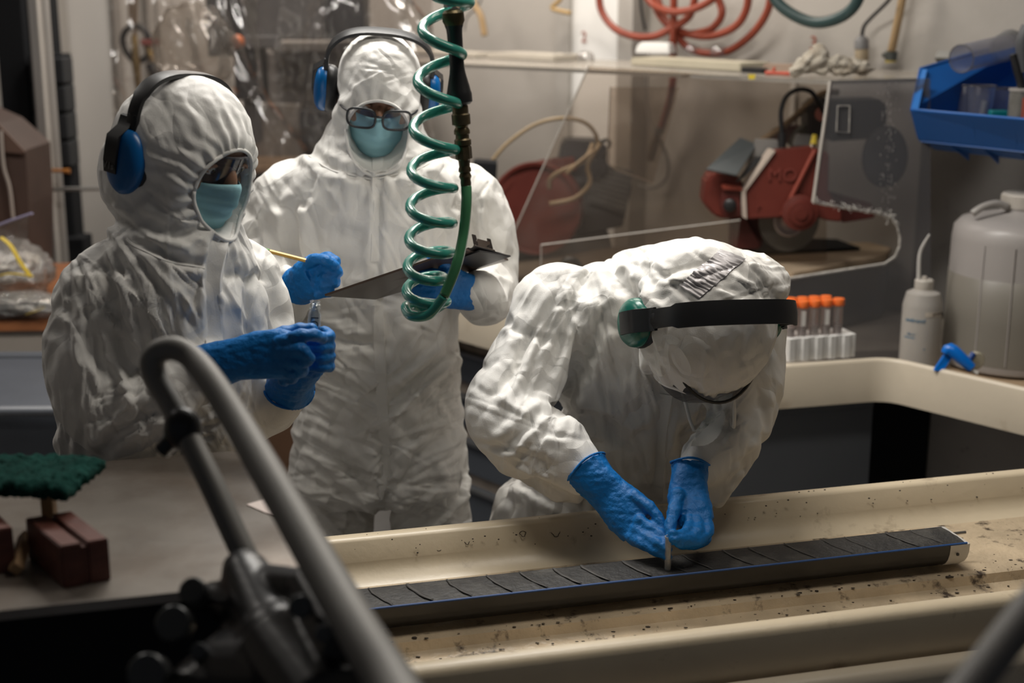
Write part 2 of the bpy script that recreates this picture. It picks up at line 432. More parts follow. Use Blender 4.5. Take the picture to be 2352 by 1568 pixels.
def face_mask(M, parent, m, zt=-.008, zb=-.108):
    """pleated surgical mask bent round nose and cheeks"""
    nu, nv = 24, 22; v = []
    for j in range(nv+1):
        q = j/nv; z = zt+(zb-zt)*q; pl = .0016*math.sin(q*math.pi*8)
        for i in range(nu+1):
            a = (i/nu*2-1)*1.18; wq = .068-.012*max(0, q-.5)*2
            nose = .020*math.exp(-(a/.32)**2)*math.exp(-((q-.18)/.28)**2)
            y = .096*math.cos(a*.98)-.010*max(0, q-.55)*2*1.5+nose+.006
            v.append(M @ Vector((math.sin(a)*wq*1.08, y-.022*(abs(a)/1.18)**2+pl, z+.008*(abs(a)/1.18)**2*(1 if q < .5 else -1)*(1-2*abs(q-.5)) + (.008*math.exp(-(a/.35)**2) if q < .1 else 0))))
    f = [(j*(nu+1)+i, j*(nu+1)+i+1, (j+1)*(nu+1)+i+1, (j+1)*(nu+1)+i) for j in range(nv) for i in range(nu)]
    o = O('face_mask', (v, f), m, parent, smooth=180); s = o.modifiers.new('s', 'SOLIDIFY'); s.thickness = .0012
    for sx in (-1, 1):
        O('ear_loop', G().tube([M @ Vector((sx*.066, .030, -.02)), M @ Vector((sx*.079, -.005, -.004)), M @ Vector((sx*.079, -.012, -.03)), M @ Vector((sx*.064, .030, -.075))], .0014, n=6, sm=4).geo(), m_white, o)
    return o
def ear_muffs(M, parent, mcup, half=.098, top=.155, cup=(.024, .036, .048), tilt=0.0, band_w=.0115, zc=-.012, yc=-.012, yb=None, name='ear_defenders', arm_y=-.012, mark=None):
    """headband over the hood with an arm and an oval cup on each side; tilt swings the band forward"""
    Rt = Matrix.Translation(Vector((0, yc, zc))) @ Matrix.Rotation(-tilt, 4, 'X')
    pts = []; N = 30; hw = half+.012
    for i in range(N+1):
        t = math.pi*i/N; c, s = math.cos(t), math.sin(t)
        pts.append(Vector((hw*math.copysign(abs(c)**.75, c), 0, .045+(top-.045)*abs(s)**.8)))
    g = G(); rows = []
    for i, p in enumerate(pts):
        tg = (pts[min(i+1, N)]-pts[max(i-1, 0)]).normalized(); nrm = Vector((-tg.z, 0, tg.x))
        if nrm.dot(p) < 0: nrm = -nrm
        k = band_w*(1 if 4 < i < N-4 else .8); th = .0032
        rows.append([M @ (Rt @ (p+Vector((0, sy*k, 0))+nrm*sn*th)) for sy, sn in ((-1, -1), (-1.02, 0), (-1, 1), (0, 1.5), (1, 1), (1.02, 0), (1, -1), (0, -1.5))])
    g.loft(rows); band = O(name, g.geo(), m_black, parent, smooth=50)
    for sx in (-1, 1):
        # slider, arm and yoke
        g = G(); X = hw*sx
        g.box((0, 0, 0), (.009, .021, .036), M @ Rt @ Matrix.Translation((X, 0, .042)), b=.003); O('slider', g.geo(), m_black, band, smooth=40)
        xo = (half+.034+.002)*sx; g = G(); rows = []; ap = [(X, .055), (X+sx*.004, .040), (xo*.94+X*.06, .026), (xo, .008), (xo, -.012), (xo-sx*.004, -.030)]
        for ax_, az_ in ap:
            rows.append([M @ (Rt @ Vector((ax_+sx*q1*.0022, arm_y+q0*band_w*.95, az_-q1*.001))) for q0, q1 in ((-1, -1), (1, -1), (1.02, 0), (1, 1), (-1, 1), (-1.02, 0))])
        g.loft(rows)
        O('arm', g.geo(), m_black, band, smooth=50)
        if mark and sx == mark[1]:
            MT = M @ Rt @ Matrix.Translation((xo+sx*.0026, arm_y, -.020)) @ Matrix(((0, 0, sx, 0), (sx, 0, 0, 0), (0, 1, 0, 0), (0, 0, 0, 1)))
            O('raised_mark', text_geo(mark[0], .015, .0004, MT), mat('grey_mark', (.16, .16, .155), .5), band)
        Mc = M @ Rt @ Matrix.Translation((sx*half, 0, -.012)) @ Matrix.Rotation(sx*math.pi/2, 4, 'Y')
        g = G(); prof = []
        S = Matrix.Diagonal((cup[2], cup[1], 1, 1))
        g.lathe([(.80, .006), (.93, .006), (.99, .010), (1.0, .014), (.97, .021), (.86, .027), (.66, .031), (.35, .033), (.02, .0335)], 32, Mc @ S); cu = O('ear_cup', g.geo(), mcup, band, smooth=50)
        g = G(); g.lathe([(.5, -.012), (.88, -.012), (1.0, -.006), (1.03, 0), (1.04, .006), (1.0, .0095), (.5, .0095)], 32, Mc @ S); O('cushion', g.geo(), m_black, cu, smooth=60)
    return band
def hood_hem(M, parent, cy, r, n=64, rad=.0028, cut=None, bvh=None):
    """elastic hem round the face opening, laid on the suit's surface"""
    pts = []
    for k in range(n+1):
        t = 2*math.pi*k/n; p = Vector((math.cos(t)*r[0], .16, cut.z+math.sin(t)*r[1]))
        d = M.to_3x3() @ Vector((0, -1, 0)); o = M @ p
        h = bvh.ray_cast(o+d*0, d, .30)
        pts.append(h[0] if h[0] is not None else None)
    good = [p for p in pts if p is not None]
    return good
def strip_on(bvh, line, half, name, m, parent, lift=.0022, step=.008, seam=None):
    """ribbon laid on a surface along photo points, found by looking from the camera"""
    pts = []
    for a, b in zip(line[:-1], line[1:]):
        L = math.hypot(b[0]-a[0], b[1]-a[1]); k = max(1, int(L/12))
        for i in range(k): pts.append((a[0]+(b[0]-a[0])*i/k, a[1]+(b[1]-a[1])*i/k))
    pts.append(line[-1]); hits = []
    for x, y in pts:
        d = ray(x, y).normalized(); h = bvh.ray_cast(CAM, d)
        if h[0] is not None: hits.append((h[0], h[1]))
    if len(hits) < 3: return None
    # smooth
    ps = [h[0] for h in hits]; ns = [h[1] if h[1].dot(h[0]-CAM) < 0 else -h[1] for h in hits]
    for _ in range(2):
        ps = [ps[0]]+[(ps[i-1]+ps[i]*2+ps[i+1])/4 for i in range(1, len(ps)-1)]+[ps[-1]]
        ns = [ns[0]]+[((ns[i-1]+ns[i]*2+ns[i+1])/4).normalized() for i in range(1, len(ns)-1)]+[ns[-1]]
    g = G(); rows = []
    for i, (p, n_) in enumerate(zip(ps, ns)):
        t = (ps[min(i+1, len(ps)-1)]-ps[max(i-1, 0)]).normalized(); w = t.cross(n_).normalized()
        rows.append([p+w*half*k+n_*(lift if abs(k) < 1 else -lift*.8) for k in (-1, -.85, 0, .85, 1)]+[p+w*half*k-n_*.004 for k in (.8, -.8)])
    g.loft(rows); return O(name, g.geo(), m, parent, smooth=50)
def press(me, line, depth, width, Yoff=None):
    """fold: push the surface in along a crease seen at photo points (depth<0 raises a ridge)"""
    co = coords(me).astype(np.float64); nr = normals(me)
    x = co-np.array(CAM)[None]; f = x @ np.array(FW); px = 1176+x[:, 0]/f*FPX; py = 784-(x @ np.array(UP))/f*FPX
    facing = (nr @ np.array(FW)) < .1
    best = np.full(len(co), 1e9); tt = np.zeros(len(co)); n = len(line)-1
    for i in range(n):
        a, b = np.array(line[i]), np.array(line[i+1]); ab = b-a; L2 = (ab**2).sum()
        t = np.clip(((px-a[0])*ab[0]+(py-a[1])*ab[1])/L2, 0, 1); d = np.hypot(px-a[0]-t*ab[0], py-a[1]-t*ab[1])
        m = d < best; best[m] = d[m]; tt[m] = (i+t[m])/n
    k = np.exp(-(best/width)**2)*(np.sin(np.pi*np.clip(tt*.9+.05, 0, 1))**.5)*facing
    k -= .45*np.exp(-((best-width*1.7)/width)**2)*facing*(best < 1e8)*(tt > .02)*(tt < .98)
    setco(me, co-nr*(depth*k)[:, None])
def pleat(me, M, r, k, amp, zc, reach=2.2):
    """gathers radiating from the elastic round the face"""
    Mi = np.array(M.inverted()); co = coords(me).astype(np.float64); nr = normals(me)
    q = co @ Mi[:3, :3].T+Mi[:3, 3]; u, v = q[:, 0]/r[0], (q[:, 2]-zc)/r[1]; rr = np.hypot(u, v); th = np.arctan2(v, u)
    fall = np.clip((reach-rr)/(reach-.9), 0, 1)*(q[:, 1] > -.02)*(rr > .85)
    ph = np.array([noise.noise(Vector((a, b, c))*22) for a, b, c in q]) if amp else 0
    d = amp*fall*np.sin(th*k+3.0*ph)
    setco(me, co+nr*d[:, None])
def subdivide(me, lv=1):
    o = bpy.data.objects.new('s', me); COL.objects.link(o); s = o.modifiers.new('s', 'SUBSURF'); s.levels = lv; s.render_levels = lv
    dg = bpy.context.evaluated_depsgraph_get(); out = bpy.data.meshes.new_from_object(o.evaluated_get(dg)); bpy.data.objects.remove(o); return out
def sharpen(me, k, it):
    """crisper creases: push the surface away from its own smoothed copy"""
    co = coords(me).astype(np.float64); ne = len(me.edges); e = np.empty(ne*2, dtype=np.int32); me.edges.foreach_get('vertices', e); e = e.reshape(-1, 2)
    cnt = np.bincount(e.ravel(), minlength=len(co))[:, None]; s = co.copy()
    for _ in range(it):
        a = np.zeros_like(s)
        for c in range(3):
            a[:, c] = np.bincount(e[:, 0], weights=s[e[:, 1], c], minlength=len(co))+np.bincount(e[:, 1], weights=s[e[:, 0], c], minlength=len(co))
        s = .5*s+.5*a/np.maximum(cnt, 1)
    d = co-s; L = np.linalg.norm(d, axis=1, keepdims=True); d *= np.minimum(1, .006/np.maximum(L, 1e-9))
    setco(me, co+d*k)
def creases(me, specs, seed, cuffs=()):
    """short crisp creases scattered over regions of the suit: (x0, y0, x1, y1, angle, spread, length, count, depth, width)"""
    rs = random.Random(seed)
    co = coords(me).astype(np.float64); nr = normals(me); x = co-np.array(CAM)[None]; f = x @ np.array(FW)
    px = 1176+x[:, 0]/f*FPX; py = 784-(x @ np.array(UP))/f*FPX; face = np.clip(-(nr @ np.array(FW))*2.5, 0, 1)
    tot = np.zeros(len(co))
    for x0, y0, x1, y1, an, sp, ln, cnt, dep, wid in specs:
        for _ in range(cnt):
            cx, cy = rs.uniform(x0, x1), rs.uniform(y0, y1); a = R(an+rs.uniform(-sp, sp)); l = ln*rs.uniform(.8, 2.0); w = wid*rs.uniform(.5, 1.6); bend = rs.uniform(-.25, .25)
            m = (np.abs(px-cx) < l+w*3) & (np.abs(py-cy) < l+w*3); i = np.nonzero(m)[0]
            u = (px[i]-cx)*math.cos(a)+(py[i]-cy)*math.sin(a); v = -(px[i]-cx)*math.sin(a)+(py[i]-cy)*math.cos(a); v = v-bend*u*u/l
            k = np.clip(1-(u/(l*.5))**2, 0, 1)**.7; q = np.abs(v)/w
            tot[i] += rs.choice((1, 1, -1))*dep*rs.uniform(.5, 1.2)*k*(np.exp(-q*1.3)-.30*np.exp(-((q-1.9)/.9)**2))*face[i]
    for c in cuffs: tot *= np.clip((np.linalg.norm(co-np.array(c)[None], axis=1)-.055)/.04, 0, 1)
    setco(me, co-nr*tot[:, None])
def bvh_of(me):
    bm = bmesh.new(); bm.from_mesh(me); b = BVHTree.FromBMesh(bm); bm.free(); return b
m_black = mat('black_plastic', (.012, .012, .013), .42, var=.2)
m_white = mat('white_panel', (.62, .60, .57), .6, var=.03, vscale=2)
m_glove = mat('blue_nitrile', (.000, .150, .47), .50, bump=.25, bscale=130, var=.12, vscale=25, spec=.4)
m_skin = mat('skin', (.36, .20, .13), .5, sub=.1, var=.08, vscale=20)
m_mask = mat('surgical_mask_blue', (.33, .60, .67), .8, bump=.1, bscale=300, spec=.2)
m_cupblue = mat('blue_cup', (.000, .105, .33), .30, var=.1, vscale=15, bump=.03, bscale=30)
m_cupgreen = mat('green_cup', (.002, .13, .095), .28, var=.1)
m_lens = clear('lens', (.80, .80, .82), .10, .10, .04, (.3, .3, .32))
def make_person(label, spec, shapes, hood, limbs, legs, M, opening, seed, pinmap, pressl=(), grow=.06, zc=-.035, pl=(26, .0016), voxel=.012):
    """body mesh (top level) + coverall child.  shapes(g): torso, hood(g): hood, limbs: list of arm point lists"""
    g = G(); shapes(g); hood(g)
    rp = [M @ Vector((math.cos(t)*(opening[0]+.010), .082-.018*math.cos(t)**2, zc+math.sin(t)*(opening[1]+.008))) for t in [2*math.pi*k/24 for k in range(25)]]
    g.tube(rp, .021, n=12)
    for L in limbs: limb(g, L)
    for L in legs:
        g.tube([Vector(p[:3]) for p in L], [p[3] for p in L], n=20, sm=3); g.ball(Vector(L[0][:3]), L[0][3])
    me = remesh(g, voxel, smooth=5)
    for ln, dp, wdt in pressl: press(me, ln, dp, wdt)
    me = cloth_crumple(me, grow=grow, frames=16, gravity=.8, bend=1.8, pinfn=pinmap, seed=seed)
    me = subdivide(me); sharpen(me, .8, 8); me = subdivide(me)
    creases(me, spec, seed, [P(*L[-1][:3]) for L in limbs])
    pleat(me, M, opening, pl[0], pl[1], zc)
    pre = bvh_of(me)
    cut = G(); cut.bm(_ico(4), M @ Matrix.Translation((0, .112, zc)) @ Matrix.Diagonal((opening[0], .105, opening[1], 1)))
    me = carve(me, cut)
    # body
    g = G(); head_shapes(g, M)
    neck = M @ Vector((0, -.03, -.15))
    hip = (Vector(legs[0][0][:3])+Vector(legs[1][0][:3]))/2+Vector((0, .01, .13))
    mid = (Vector(P(*limbs[0][0][:3]))+Vector(P(*limbs[1][0][:3])))/2
    g.tube([neck, mid, (mid+hip)/2, hip], [.045, .07, .07, .075], n=16, sm=3); g.ball(hip, .085)
    for L in limbs:
        ps = [P(*p[:3]) for p in L]; g.tube([mid]+ps, [.04]+[.022-.004*i/len(L) for i in range(len(L))], n=12, sm=2); g.ball(ps[-1], .020)
    for L in legs:
        g.tube([hip]+[Vector(p[:3]) for p in L], [.05, .05, .045, .03][:len(L)+1], n=12); g.ball(Vector(L[-1][:3]), .034)
    base = Vector((hip.x, hip.y, 0))
    body = remesh(g, .0055, smooth=3)
    b = O('person', body, m_skin, None, smooth=180, origin=(base.x, base.y, .02)); tag(b, label, 'person')
    ty = tyvek('coverall_fabric_%d' % seed, seed)
    suit = O('coverall', me, ty, b, smooth=180)
    hp = []; dd = -(M.to_3x3() @ Vector((0, 1, 0)))
    for k in range(65):
        t = 2*math.pi*k/64; q = M @ Vector((math.cos(t)*(opening[0]+.0006), .22, zc+math.sin(t)*(opening[1]+.0006))); h = pre.ray_cast(q, dd, .25)
        if h[0] is not None: hp.append(h[0]-dd*.001)
    if len(hp) > 8:
        for _ in range(3): hp = [hp[0]]+[(hp[i-1]+hp[i]*2+hp[i+1])/4 for i in range(1, len(hp)-1)]+[hp[-1]]
        O('elastic_hem', G().tube(hp, .0032, n=8).geo(), ty, suit, smooth=180)
    return b, suit, bvh_world(suit), ty
def bvh_world(o):
    me = o.data.copy(); me.transform(mat_of(o)); b = bvh_of(me); bpy.data.meshes.remove(me); return b
def boots(legs, parent, fdir):
    for L in legs:
        p = Vector(L[-1][:3]); g = G(); f = Vector((fdir[0], fdir[1], 0)).normalized()
        g.ball((p.x, p.y, .07), (.052, .052, .07)); g.tube([Vector((p.x, p.y, .045))-f*.05, Vector((p.x, p.y, .042))+f*.06, Vector((p.x, p.y, .036))+f*.15], [.042, .044, .034], n=14, sm=3); g.ball(Vector((p.x, p.y, .036))+f*.15, .034)
        me = remesh(g, .008, smooth=3); O('boot', me, m_black, parent, smooth=60)
# ================================================================= MATERIALS
m_wall = mat('wall_paint', (.42, .39, .355), .8, bump=.15, bscale=60, var=.05, vscale=1.5, dirt=(.36, .33, .295), dscale=2.2, dlo=.5, dhi=.9)
m_white = mat('white_panel', (.72, .71, .68), .6, var=.03, vscale=2)
m_trim = mat('grey_trim', (.40, .375, .345), .6, var=.05)
m_floor = mat('floor_grey', (.16, .155, .15), .6, var=.2, vscale=4)
m_ceil = mat('ceiling_white', (.55, .54, .52), .9)
m_cream = mat('cream_enamel', (.62, .545, .43), .38, bump=.04, bscale=90, var=.05, vscale=5, dirt=(.33, .24, .15), dscale=9, dlo=.60, dhi=.86)
m_trough = mat('trough_enamel', (.66, .56, .405), .36, bump=.05, bscale=60, var=.08, vscale=4, dirt=(.17, .105, .055), dscale=11, dlo=.585, dhi=.80)
m_sludge = mat('trough_bed', (.50, .40, .275), .40, bump=.4, bscale=50, var=.25, vscale=7, dirt=(.05, .035, .025), dscale=24, dlo=.57, dhi=.68)
m_greydoor = mat('bluegrey_steel', (.115, .125, .14), .5, var=.08, vscale=3)
m_greyside = mat('speckled_grey_panel', (.36, .335, .315), .7, var=.06, dirt=(.10, .09, .085), dscale=30, dlo=.62, dhi=.75)
m_black = mat('black_plastic', (.012, .012, .013), .42, var=.2)
m_blackm = mat('black_matt', (.010, .011, .013), .8, spec=.2)
m_steel = mat('brushed_steel', (.50, .48, .45), .34, metal=1, bump=.05, bscale=80, var=.08)
m_steeld = mat('dull_steel', (.34, .34, .33), .42, metal=.85, var=.1)
m_alu = mat('aluminium', (.46, .44, .42), .45, metal=.7, var=.08, vscale=3)
m_chrome = mat('chrome', (.75, .74, .72), .12, metal=1)
m_brass = mat('brass', (.36, .25, .10), .38, metal=.85, var=.2, vscale=30)
m_red = mat('red_enamel', (.135, .024, .016), .45, var=.12, vscale=8, bump=.05, bscale=40)
m_redd = mat('red_enamel_dark', (.095, .018, .014), .5, var=.1)
m_wood = mat('wood_top', (.30, .115, .045), .42, var=.3, vscale=7, stretch=(1, 6, 6))
m_board = mat('wet_board', (.40, .305, .21), .6, var=.2, vscale=6)
m_acr = clear('acrylic', (.84, .80, .76), .045, .06, .06, (.50, .45, .41))
m_acrs = clear('scratched_acrylic', (.68, .67, .68), .15, .08, .2, (.26, .26, .27))
m_acre = mat('acrylic_edge', (.40, .37, .335), .3, var=.1, vscale=20)
m_film = clear('plastic_film', (.74, .70, .67), .09, .40, .13, (.44, .40, .37), bump=.008, bscale=4)

# ================================================================= FOREGROUND TROUGH
U = Vector((math.sin(R(75)), math.cos(R(75)), 0)); Wv = Vector((-U.y, U.x, 0))
def B(s, w, z): return U*s + Wv*w + Vector((0, 0, z))
# ================================================================= ROOM SHELL
def struct(name, g, m, parent=None):
    o = O(name, g.geo(), m, parent)
    if parent is None: o['kind'] = 'structure'
    return o
struct('floor', G().box((0, 3.4, -.05), (9, 8.4, .1)), m_floor)
struct('ceiling', G().box((0, 3.4, 2.85), (9, 8.4, .1)), m_ceil)
struct('wall_back', G().box((-2.4, 6.4, 1.4), (3.6, .12, 2.8)), mat('back_wall_paint', (.64, .61, .575), .7, var=.04, vscale=1.2))
struct('wall_left', G().box((-4.1, 3.4, 1.4), (.12, 6.0, 2.8)), m_wall)
wd = Vector((-.7071, .7071, 0)); wn = Vector((-.7071, -.7071, 0))       # along the right wall, and out of it into the room
def WR(px, off=0, line=5.55):            # point of the right wall (at floor level) seen in photo column px, moved off it by off
    k = (px-1176)/3267*1.03
    Y = (line-off*1.4142)/(1+k); return Vector((k*Y, Y, 0))
def onwall(px, py, off):
    """point at photo position on the plane parallel to the right wall at distance off from it"""
    d = ray(px, py); c = 5.55-off*1.4142; k = c/(d.x+d.y); return CAM+d*k
a, b_ = Vector((-.85, 6.40, 0)), Vector((3.6, 1.95, 0))
mid = (a+b_)/2 - wn*.06
struct('wall_right', G().box((mid.x, mid.y, 1.4), ((b_-a).length, .12, 2.8), rz=R(-45)), m_wall)
# vertical trims and the pale panel between them
def wall_strip(name, px0, px1, off, z0, z1, m, th=.02):
    p0 = onwall(px0, 300, off); p1 = onwall(px1, 300, off); c = (p0+p1)/2 - wn*th/2
    return struct(name, G().box((c.x, c.y, (z0+z1)/2), ((p1-p0).length, th, z1-z0), rz=R(-45), b=.002), m)
wall_strip('trim_1', 1274, 1304, .05, 0, 2.8, m_trim, .05)
wall_strip('trim_2', 1304, 1414, .03, 0, 2.8, mat('bright_panel', (.82, .81, .79), .5), .03)
wall_strip('trim_3', 1414, 1448, .09, 0, 2.8, m_trim, .09)
wall_strip('trim_4', 1810, 1822, .012, .9, 1.62, m_white, .012)
wall_strip('trim_5', 905, 925, .04, 0, 2.8, m_trim, .04)
# back wall: pale door, dark opening
def onY(px, py, Y): return P(px, py, Y)
def front_box(name, px0, px1, py0, py1, Y, th, m, parent=None, kind=None, b=.004):
    p0 = P(px0, py1, Y); p1 = P(px1, py0, Y)
    o = O(name, G().box(((p0.x+p1.x)/2, Y+th/2, (p0.z+p1.z)/2), (abs(p1.x-p0.x), th, abs(p1.z-p0.z)), b=b).geo(), m, parent)
    if kind: o['kind'] = kind
    return o
def colX(px, Y, z):     # X for a photo column at depth Y and height z
    t = Y*math.cos(PITCH)-(z-CAM_H)*math.sin(PITCH); return (px-1176)/FPX*t
def upright(name, px, Y, w, th, z0, z1, m, parent=None, zref=1.4, kind=None, b=.003):
    x = colX(px, Y, zref)
    o = O(name, G().box((x, Y, (z0+z1)/2), (w, th, z1-z0), b=b).geo(), m, parent)
    if kind: o['kind'] = kind
    return o
dr = O('door_1', G().box((colX(258, 6.28, 1.5), 6.30, 1.08), (.36, .06, 2.16), b=.004).geo(), m_white); dr['kind'] = 'structure'
O('door_frame', G().box((colX(278, 6.26, 1.5)-.0, 6.285, 1.08), (.03, .10, 2.16), b=.004).geo(), m_trim, dr)
upright('trim_6', 152, 6.2, .03, .12, 0, 2.5, m_trim, kind='structure')

tr = empty('core_trough', B(1.0, 2.0, 0), 0, 'long cream enamelled core trough with stained bed in the foreground', 'trough')
S0, S1 = .235, 2.05
def strip(name, prof, m, parent, s0=S0, s1=S1):
    """profile (w,z) closed loop swept along the trough"""
    g = G(); g.loft([[B(s0, w, z) for w, z in prof], [B(s1, w, z) for w, z in prof]]); return O(name, g.geo(), m, parent)
def rimprof(w0, z0, w1, z1, th):        # wall from (w0,z0) bottom to (w1,z1) top with a rounded lip
    dx, dz = w1-w0, z1-z0; L = math.hypot(dx, dz); nx, nz = -dz/L*th, dx/L*th
    a = [(w0, z0), (w1, z1-.004), (w1+.003*math.copysign(1, nx), z1)]
    b = [(w1+nx-.003*math.copysign(1, nx), z1+nz*.2), (w1+nx, z1-.006), (w0+nx, z0)]
    return a+b
o = strip('back_rim', [(2.196, .885), (2.222, .895), (2.236, .915), (2.246, .948), (2.252, .953), (2.272, .953), (2.279, .948), (2.279, .86), (2.196, .86)], m_trough, tr); shade(o.data, 50)
o = strip('trough_bed', [(2.20, .886), (2.10, .884), (1.995, .884), (1.985, .882), (1.978, .868), (1.96, .864), (1.80, .862), (1.80, .84), (2.20, .84)], m_sludge, tr); shade(o.data, 40)
o = strip('front_rim', [(1.802, .862), (1.790, .89), (1.784, .944), (1.778, .952), (1.764, .954), (1.752, .949), (1.748, .94), (1.752, .865), (1.745, .858), (1.745, .84), (1.802, .84)], m_trough, tr); shade(o.data, 45)
o = strip('front_lip', [(1.745, .872), (1.742, .878), (1.722, .880), (1.712, .874), (1.708, .86), (1.708, .74), (1.73, .74), (1.745, .84)], m_cream, tr); shade(o.data, 45)
strip('underframe', [(2.24, .86), (1.76, .84), (1.76, .70), (1.80, .70), (1.80, .80), (2.20, .80), (2.20, .70), (2.24, .70)], m_greydoor, tr)
for s in (.05, 1.95):
    for w in (1.80, 2.2):
        O('leg', G().box(B(s, w, .36), (.05, .05, .72), rz=R(15)).geo(), m_greydoor, tr)
# core half in its liner
co = empty('sediment_core', B(.8, 2.03, .886), 0, 'split dark grey sediment core with blue edge line, lying in the trough', 'sediment core')
m_sed = mat('sediment', (.024, .023, .022), .55, bump=.25, bscale=120, var=.35, vscale=5, dirt=(.09, .085, .075), dscale=14, dlo=.5, dhi=.8)
m_liner = mat('liner_plastic', (.022, .021, .020), .32, var=.25, vscale=12)
m_blueline = mat('blue_line', (.01, .075, .28), .5)
m_cap = mat('pale_cap', (.55, .53, .50), .45)
W0, W1, ZT = 2.000, 2.083, .9345; CS0, CS1 = .285, 1.343
def half(s, r=.0415, zt=ZT, n=12, wc=2.0415):
    out = [B(s, wc+r, zt)]
    for k in range(n+1):
        t = math.pi*k/n; out.append(B(s, wc+r*math.cos(t), zt-.048*(r/.0415)*math.sin(t)**.8))
    return out
g = G(); g.loft([half(CS0), half(CS1)]); O('liner', g.geo(), m_liner, co, smooth=40)
g = G(); nn = 260
pr = []
for i in range(nn+1):
    s = CS0+.002+(CS1-CS0-.004)*i/nn; row = []
    for j in range(7):
        w = W0+.004+(W1-W0-.008)*j/6
        z = ZT+.001+.0022*math.sin(math.pi*j/6)+.0012*noise.noise(Vector((s*30, w*60, 0)))+.0008*noise.noise(Vector((s*120, w*90, 3)))
        row.append(B(s, w, z))
    pr.append(row)
v = [p for r in pr for p in r]; f = [(i*7+j, (i+1)*7+j, (i+1)*7+j+1, i*7+j+1) for i in range(nn) for j in range(6)]
g.add(v, f); O('sediment_face', g.geo(), m_sed, co, smooth=180)
# pale drag arcs left between the scraped lengths
m_arc = mat('pale_smear', (.055, .052, .048), .6, var=.3, vscale=60)
for i in range(17):
    s = .338+i*.0595+rnd.uniform(-.014, .014)
    pts = [B(s-.012+.026*(j/6)**2+.002*rnd.random(), W1-.006-(W1-W0-.012)*j/6, ZT+.0035+.0012*math.sin(math.pi*j/6)) for j in range(7)]
    wd_ = rnd.uniform(.0014, .0030)*(1.6 if i < 8 else .8)
    g = G(); g.tube(pts, [wd_*.6]+[wd_]*5+[wd_*.5], n=6, sm=2, flat=.10, up=(0, 0, 1)); O('scrape_arc', g.geo(), m_arc, co, smooth=180)
g = G(); g.tube([B(CS0, W0+.001, ZT+.0015), B(CS1, W0+.001, ZT+.0015)], .0019, n=6); O('blue_line', g.geo(), m_blueline, co)
g = G(); g.loft([half(CS1-.032, .0425), half(CS1-.0005, .0428), half(CS1+.006, .041)]); O('end_cap', g.geo(), m_cap, co, smooth=40)
g = G(); g.box(B(CS1-.018, W0-.0018, .918), (.004, .003, .004), rz=R(15)); O('cap_pin', g.geo(), m_black, co)
tag(O('steel_rod', G().tube([B(1.352, 2.056, .931), B(1.375, 2.056, .931)], .0030, n=8).geo(), m_steel), 'short steel rod poking out of the right end of the sediment core', 'rod')
# little plastic tube being pushed into the core
tb = P(1534, 1291, 2.165)
sy = empty('sample_tube', (tb.x, tb.y, ZT), 0, 'small clear sample tube held upright in the core by the bending person', 'tube')
g = G(); g.lathe([(.0052, 0), (.0055, .002), (.0055, .062), (.0066, .063), (.0066, .066), (.0045, .066), (.0045, .003)], 20, Matrix.Translation((tb.x, tb.y, ZT-.006)), cap=False)
O('barrel', g.geo(), clear('tube_plastic', (.9, .9, .88), .35, .2, .1, (.6, .6, .57)), sy, smooth=40)
g = G(); g.lathe([(.0044, .004), (.0044, .024)], 16, Matrix.Translation((tb.x, tb.y, ZT-.006))); O('plug', g.geo(), m_sed, sy, smooth=40)

# ================================================================= FAR WET BENCH
C0, C1 = Vector((.493, 3.351, 0)), Vector((.950, 3.470, 0))
dl = Vector((-.655, .755, 0)).normalized()
CL = C0 + dl*1.5; CR = C1 - dl*1.35
bench = empty('wet_bench', (.9, 3.8, 0), 0, 'cream rimmed wet saw bench around the work bay, with grey cabinets below', 'bench')
line = [CL, C0, C1, CR]
def offset(line, d):
    out = []
    for i, p in enumerate(line):
        ns = []
        if i > 0: t = (line[i]-line[i-1]).normalized(); ns.append(Vector((-t.y, t.x, 0)))
        if i < len(line)-1: t = (line[i+1]-line[i]).normalized(); ns.append(Vector((-t.y, t.x, 0)))
        n = sum(ns, Vector()).normalized(); k = 1/max(.3, n.dot(ns[0])); out.append(p+n*d*k)
    return out
def sweep(prof, line=line):    # prof: (offset, z); positive offset = away from the bay
    g = G(); cols = [offset(line, d) for d, z in prof]
    rings = [[cols[j][i]+Vector((0, 0, prof[j][1])) for j in range(len(prof))] for i in range(len(line))]
    return g.loft(rings)
def rounded(line, r=.05, n=5):
    out = [line[0]]
    for i in range(1, len(line)-1):
        a = (line[i-1]-line[i]).normalized(); b = (line[i+1]-line[i]).normalized(); p0 = line[i]+a*r; p2 = line[i]+b*r
        for k in range(n+1):
            t = k/n; out.append(p0*(1-t)**2+line[i]*2*t*(1-t)+p2*t*t)
    return out+[line[-1]]
rl = rounded(line)
O('rim', sweep([(0, .84), (0, .944), (.003, .950), (.009, .953), (.017, .950), (.020, .944), (.024, .885), (.024, .84)], rl).geo(), m_cream, bench, smooth=50)
def poly(name, pts, z, th, m, parent):
    return O(name, G().prism([Vector((p.x, p.y, z-th)) for p in pts], (0, 0, th)).geo(), m, parent)
i0, i1, i2, i3 = offset(line, .022)
wL = Vector((CL.x+1.05, CL.y+1.05, 0)); s_ = (5.53-(CL.x+CL.y))/2; wL = Vector((CL.x+s_, CL.y+s_, 0))
s_ = (5.53-(CR.x+CR.y))/2; wRr = Vector((CR.x+s_, CR.y+s_, 0))
poly('basin_floor', [i0, i1, i2, i3, wRr, wL], .882, .04, mat('basin_floor', (.30, .26, .21), .6, var=.2), bench)
cab = offset(line, .10)
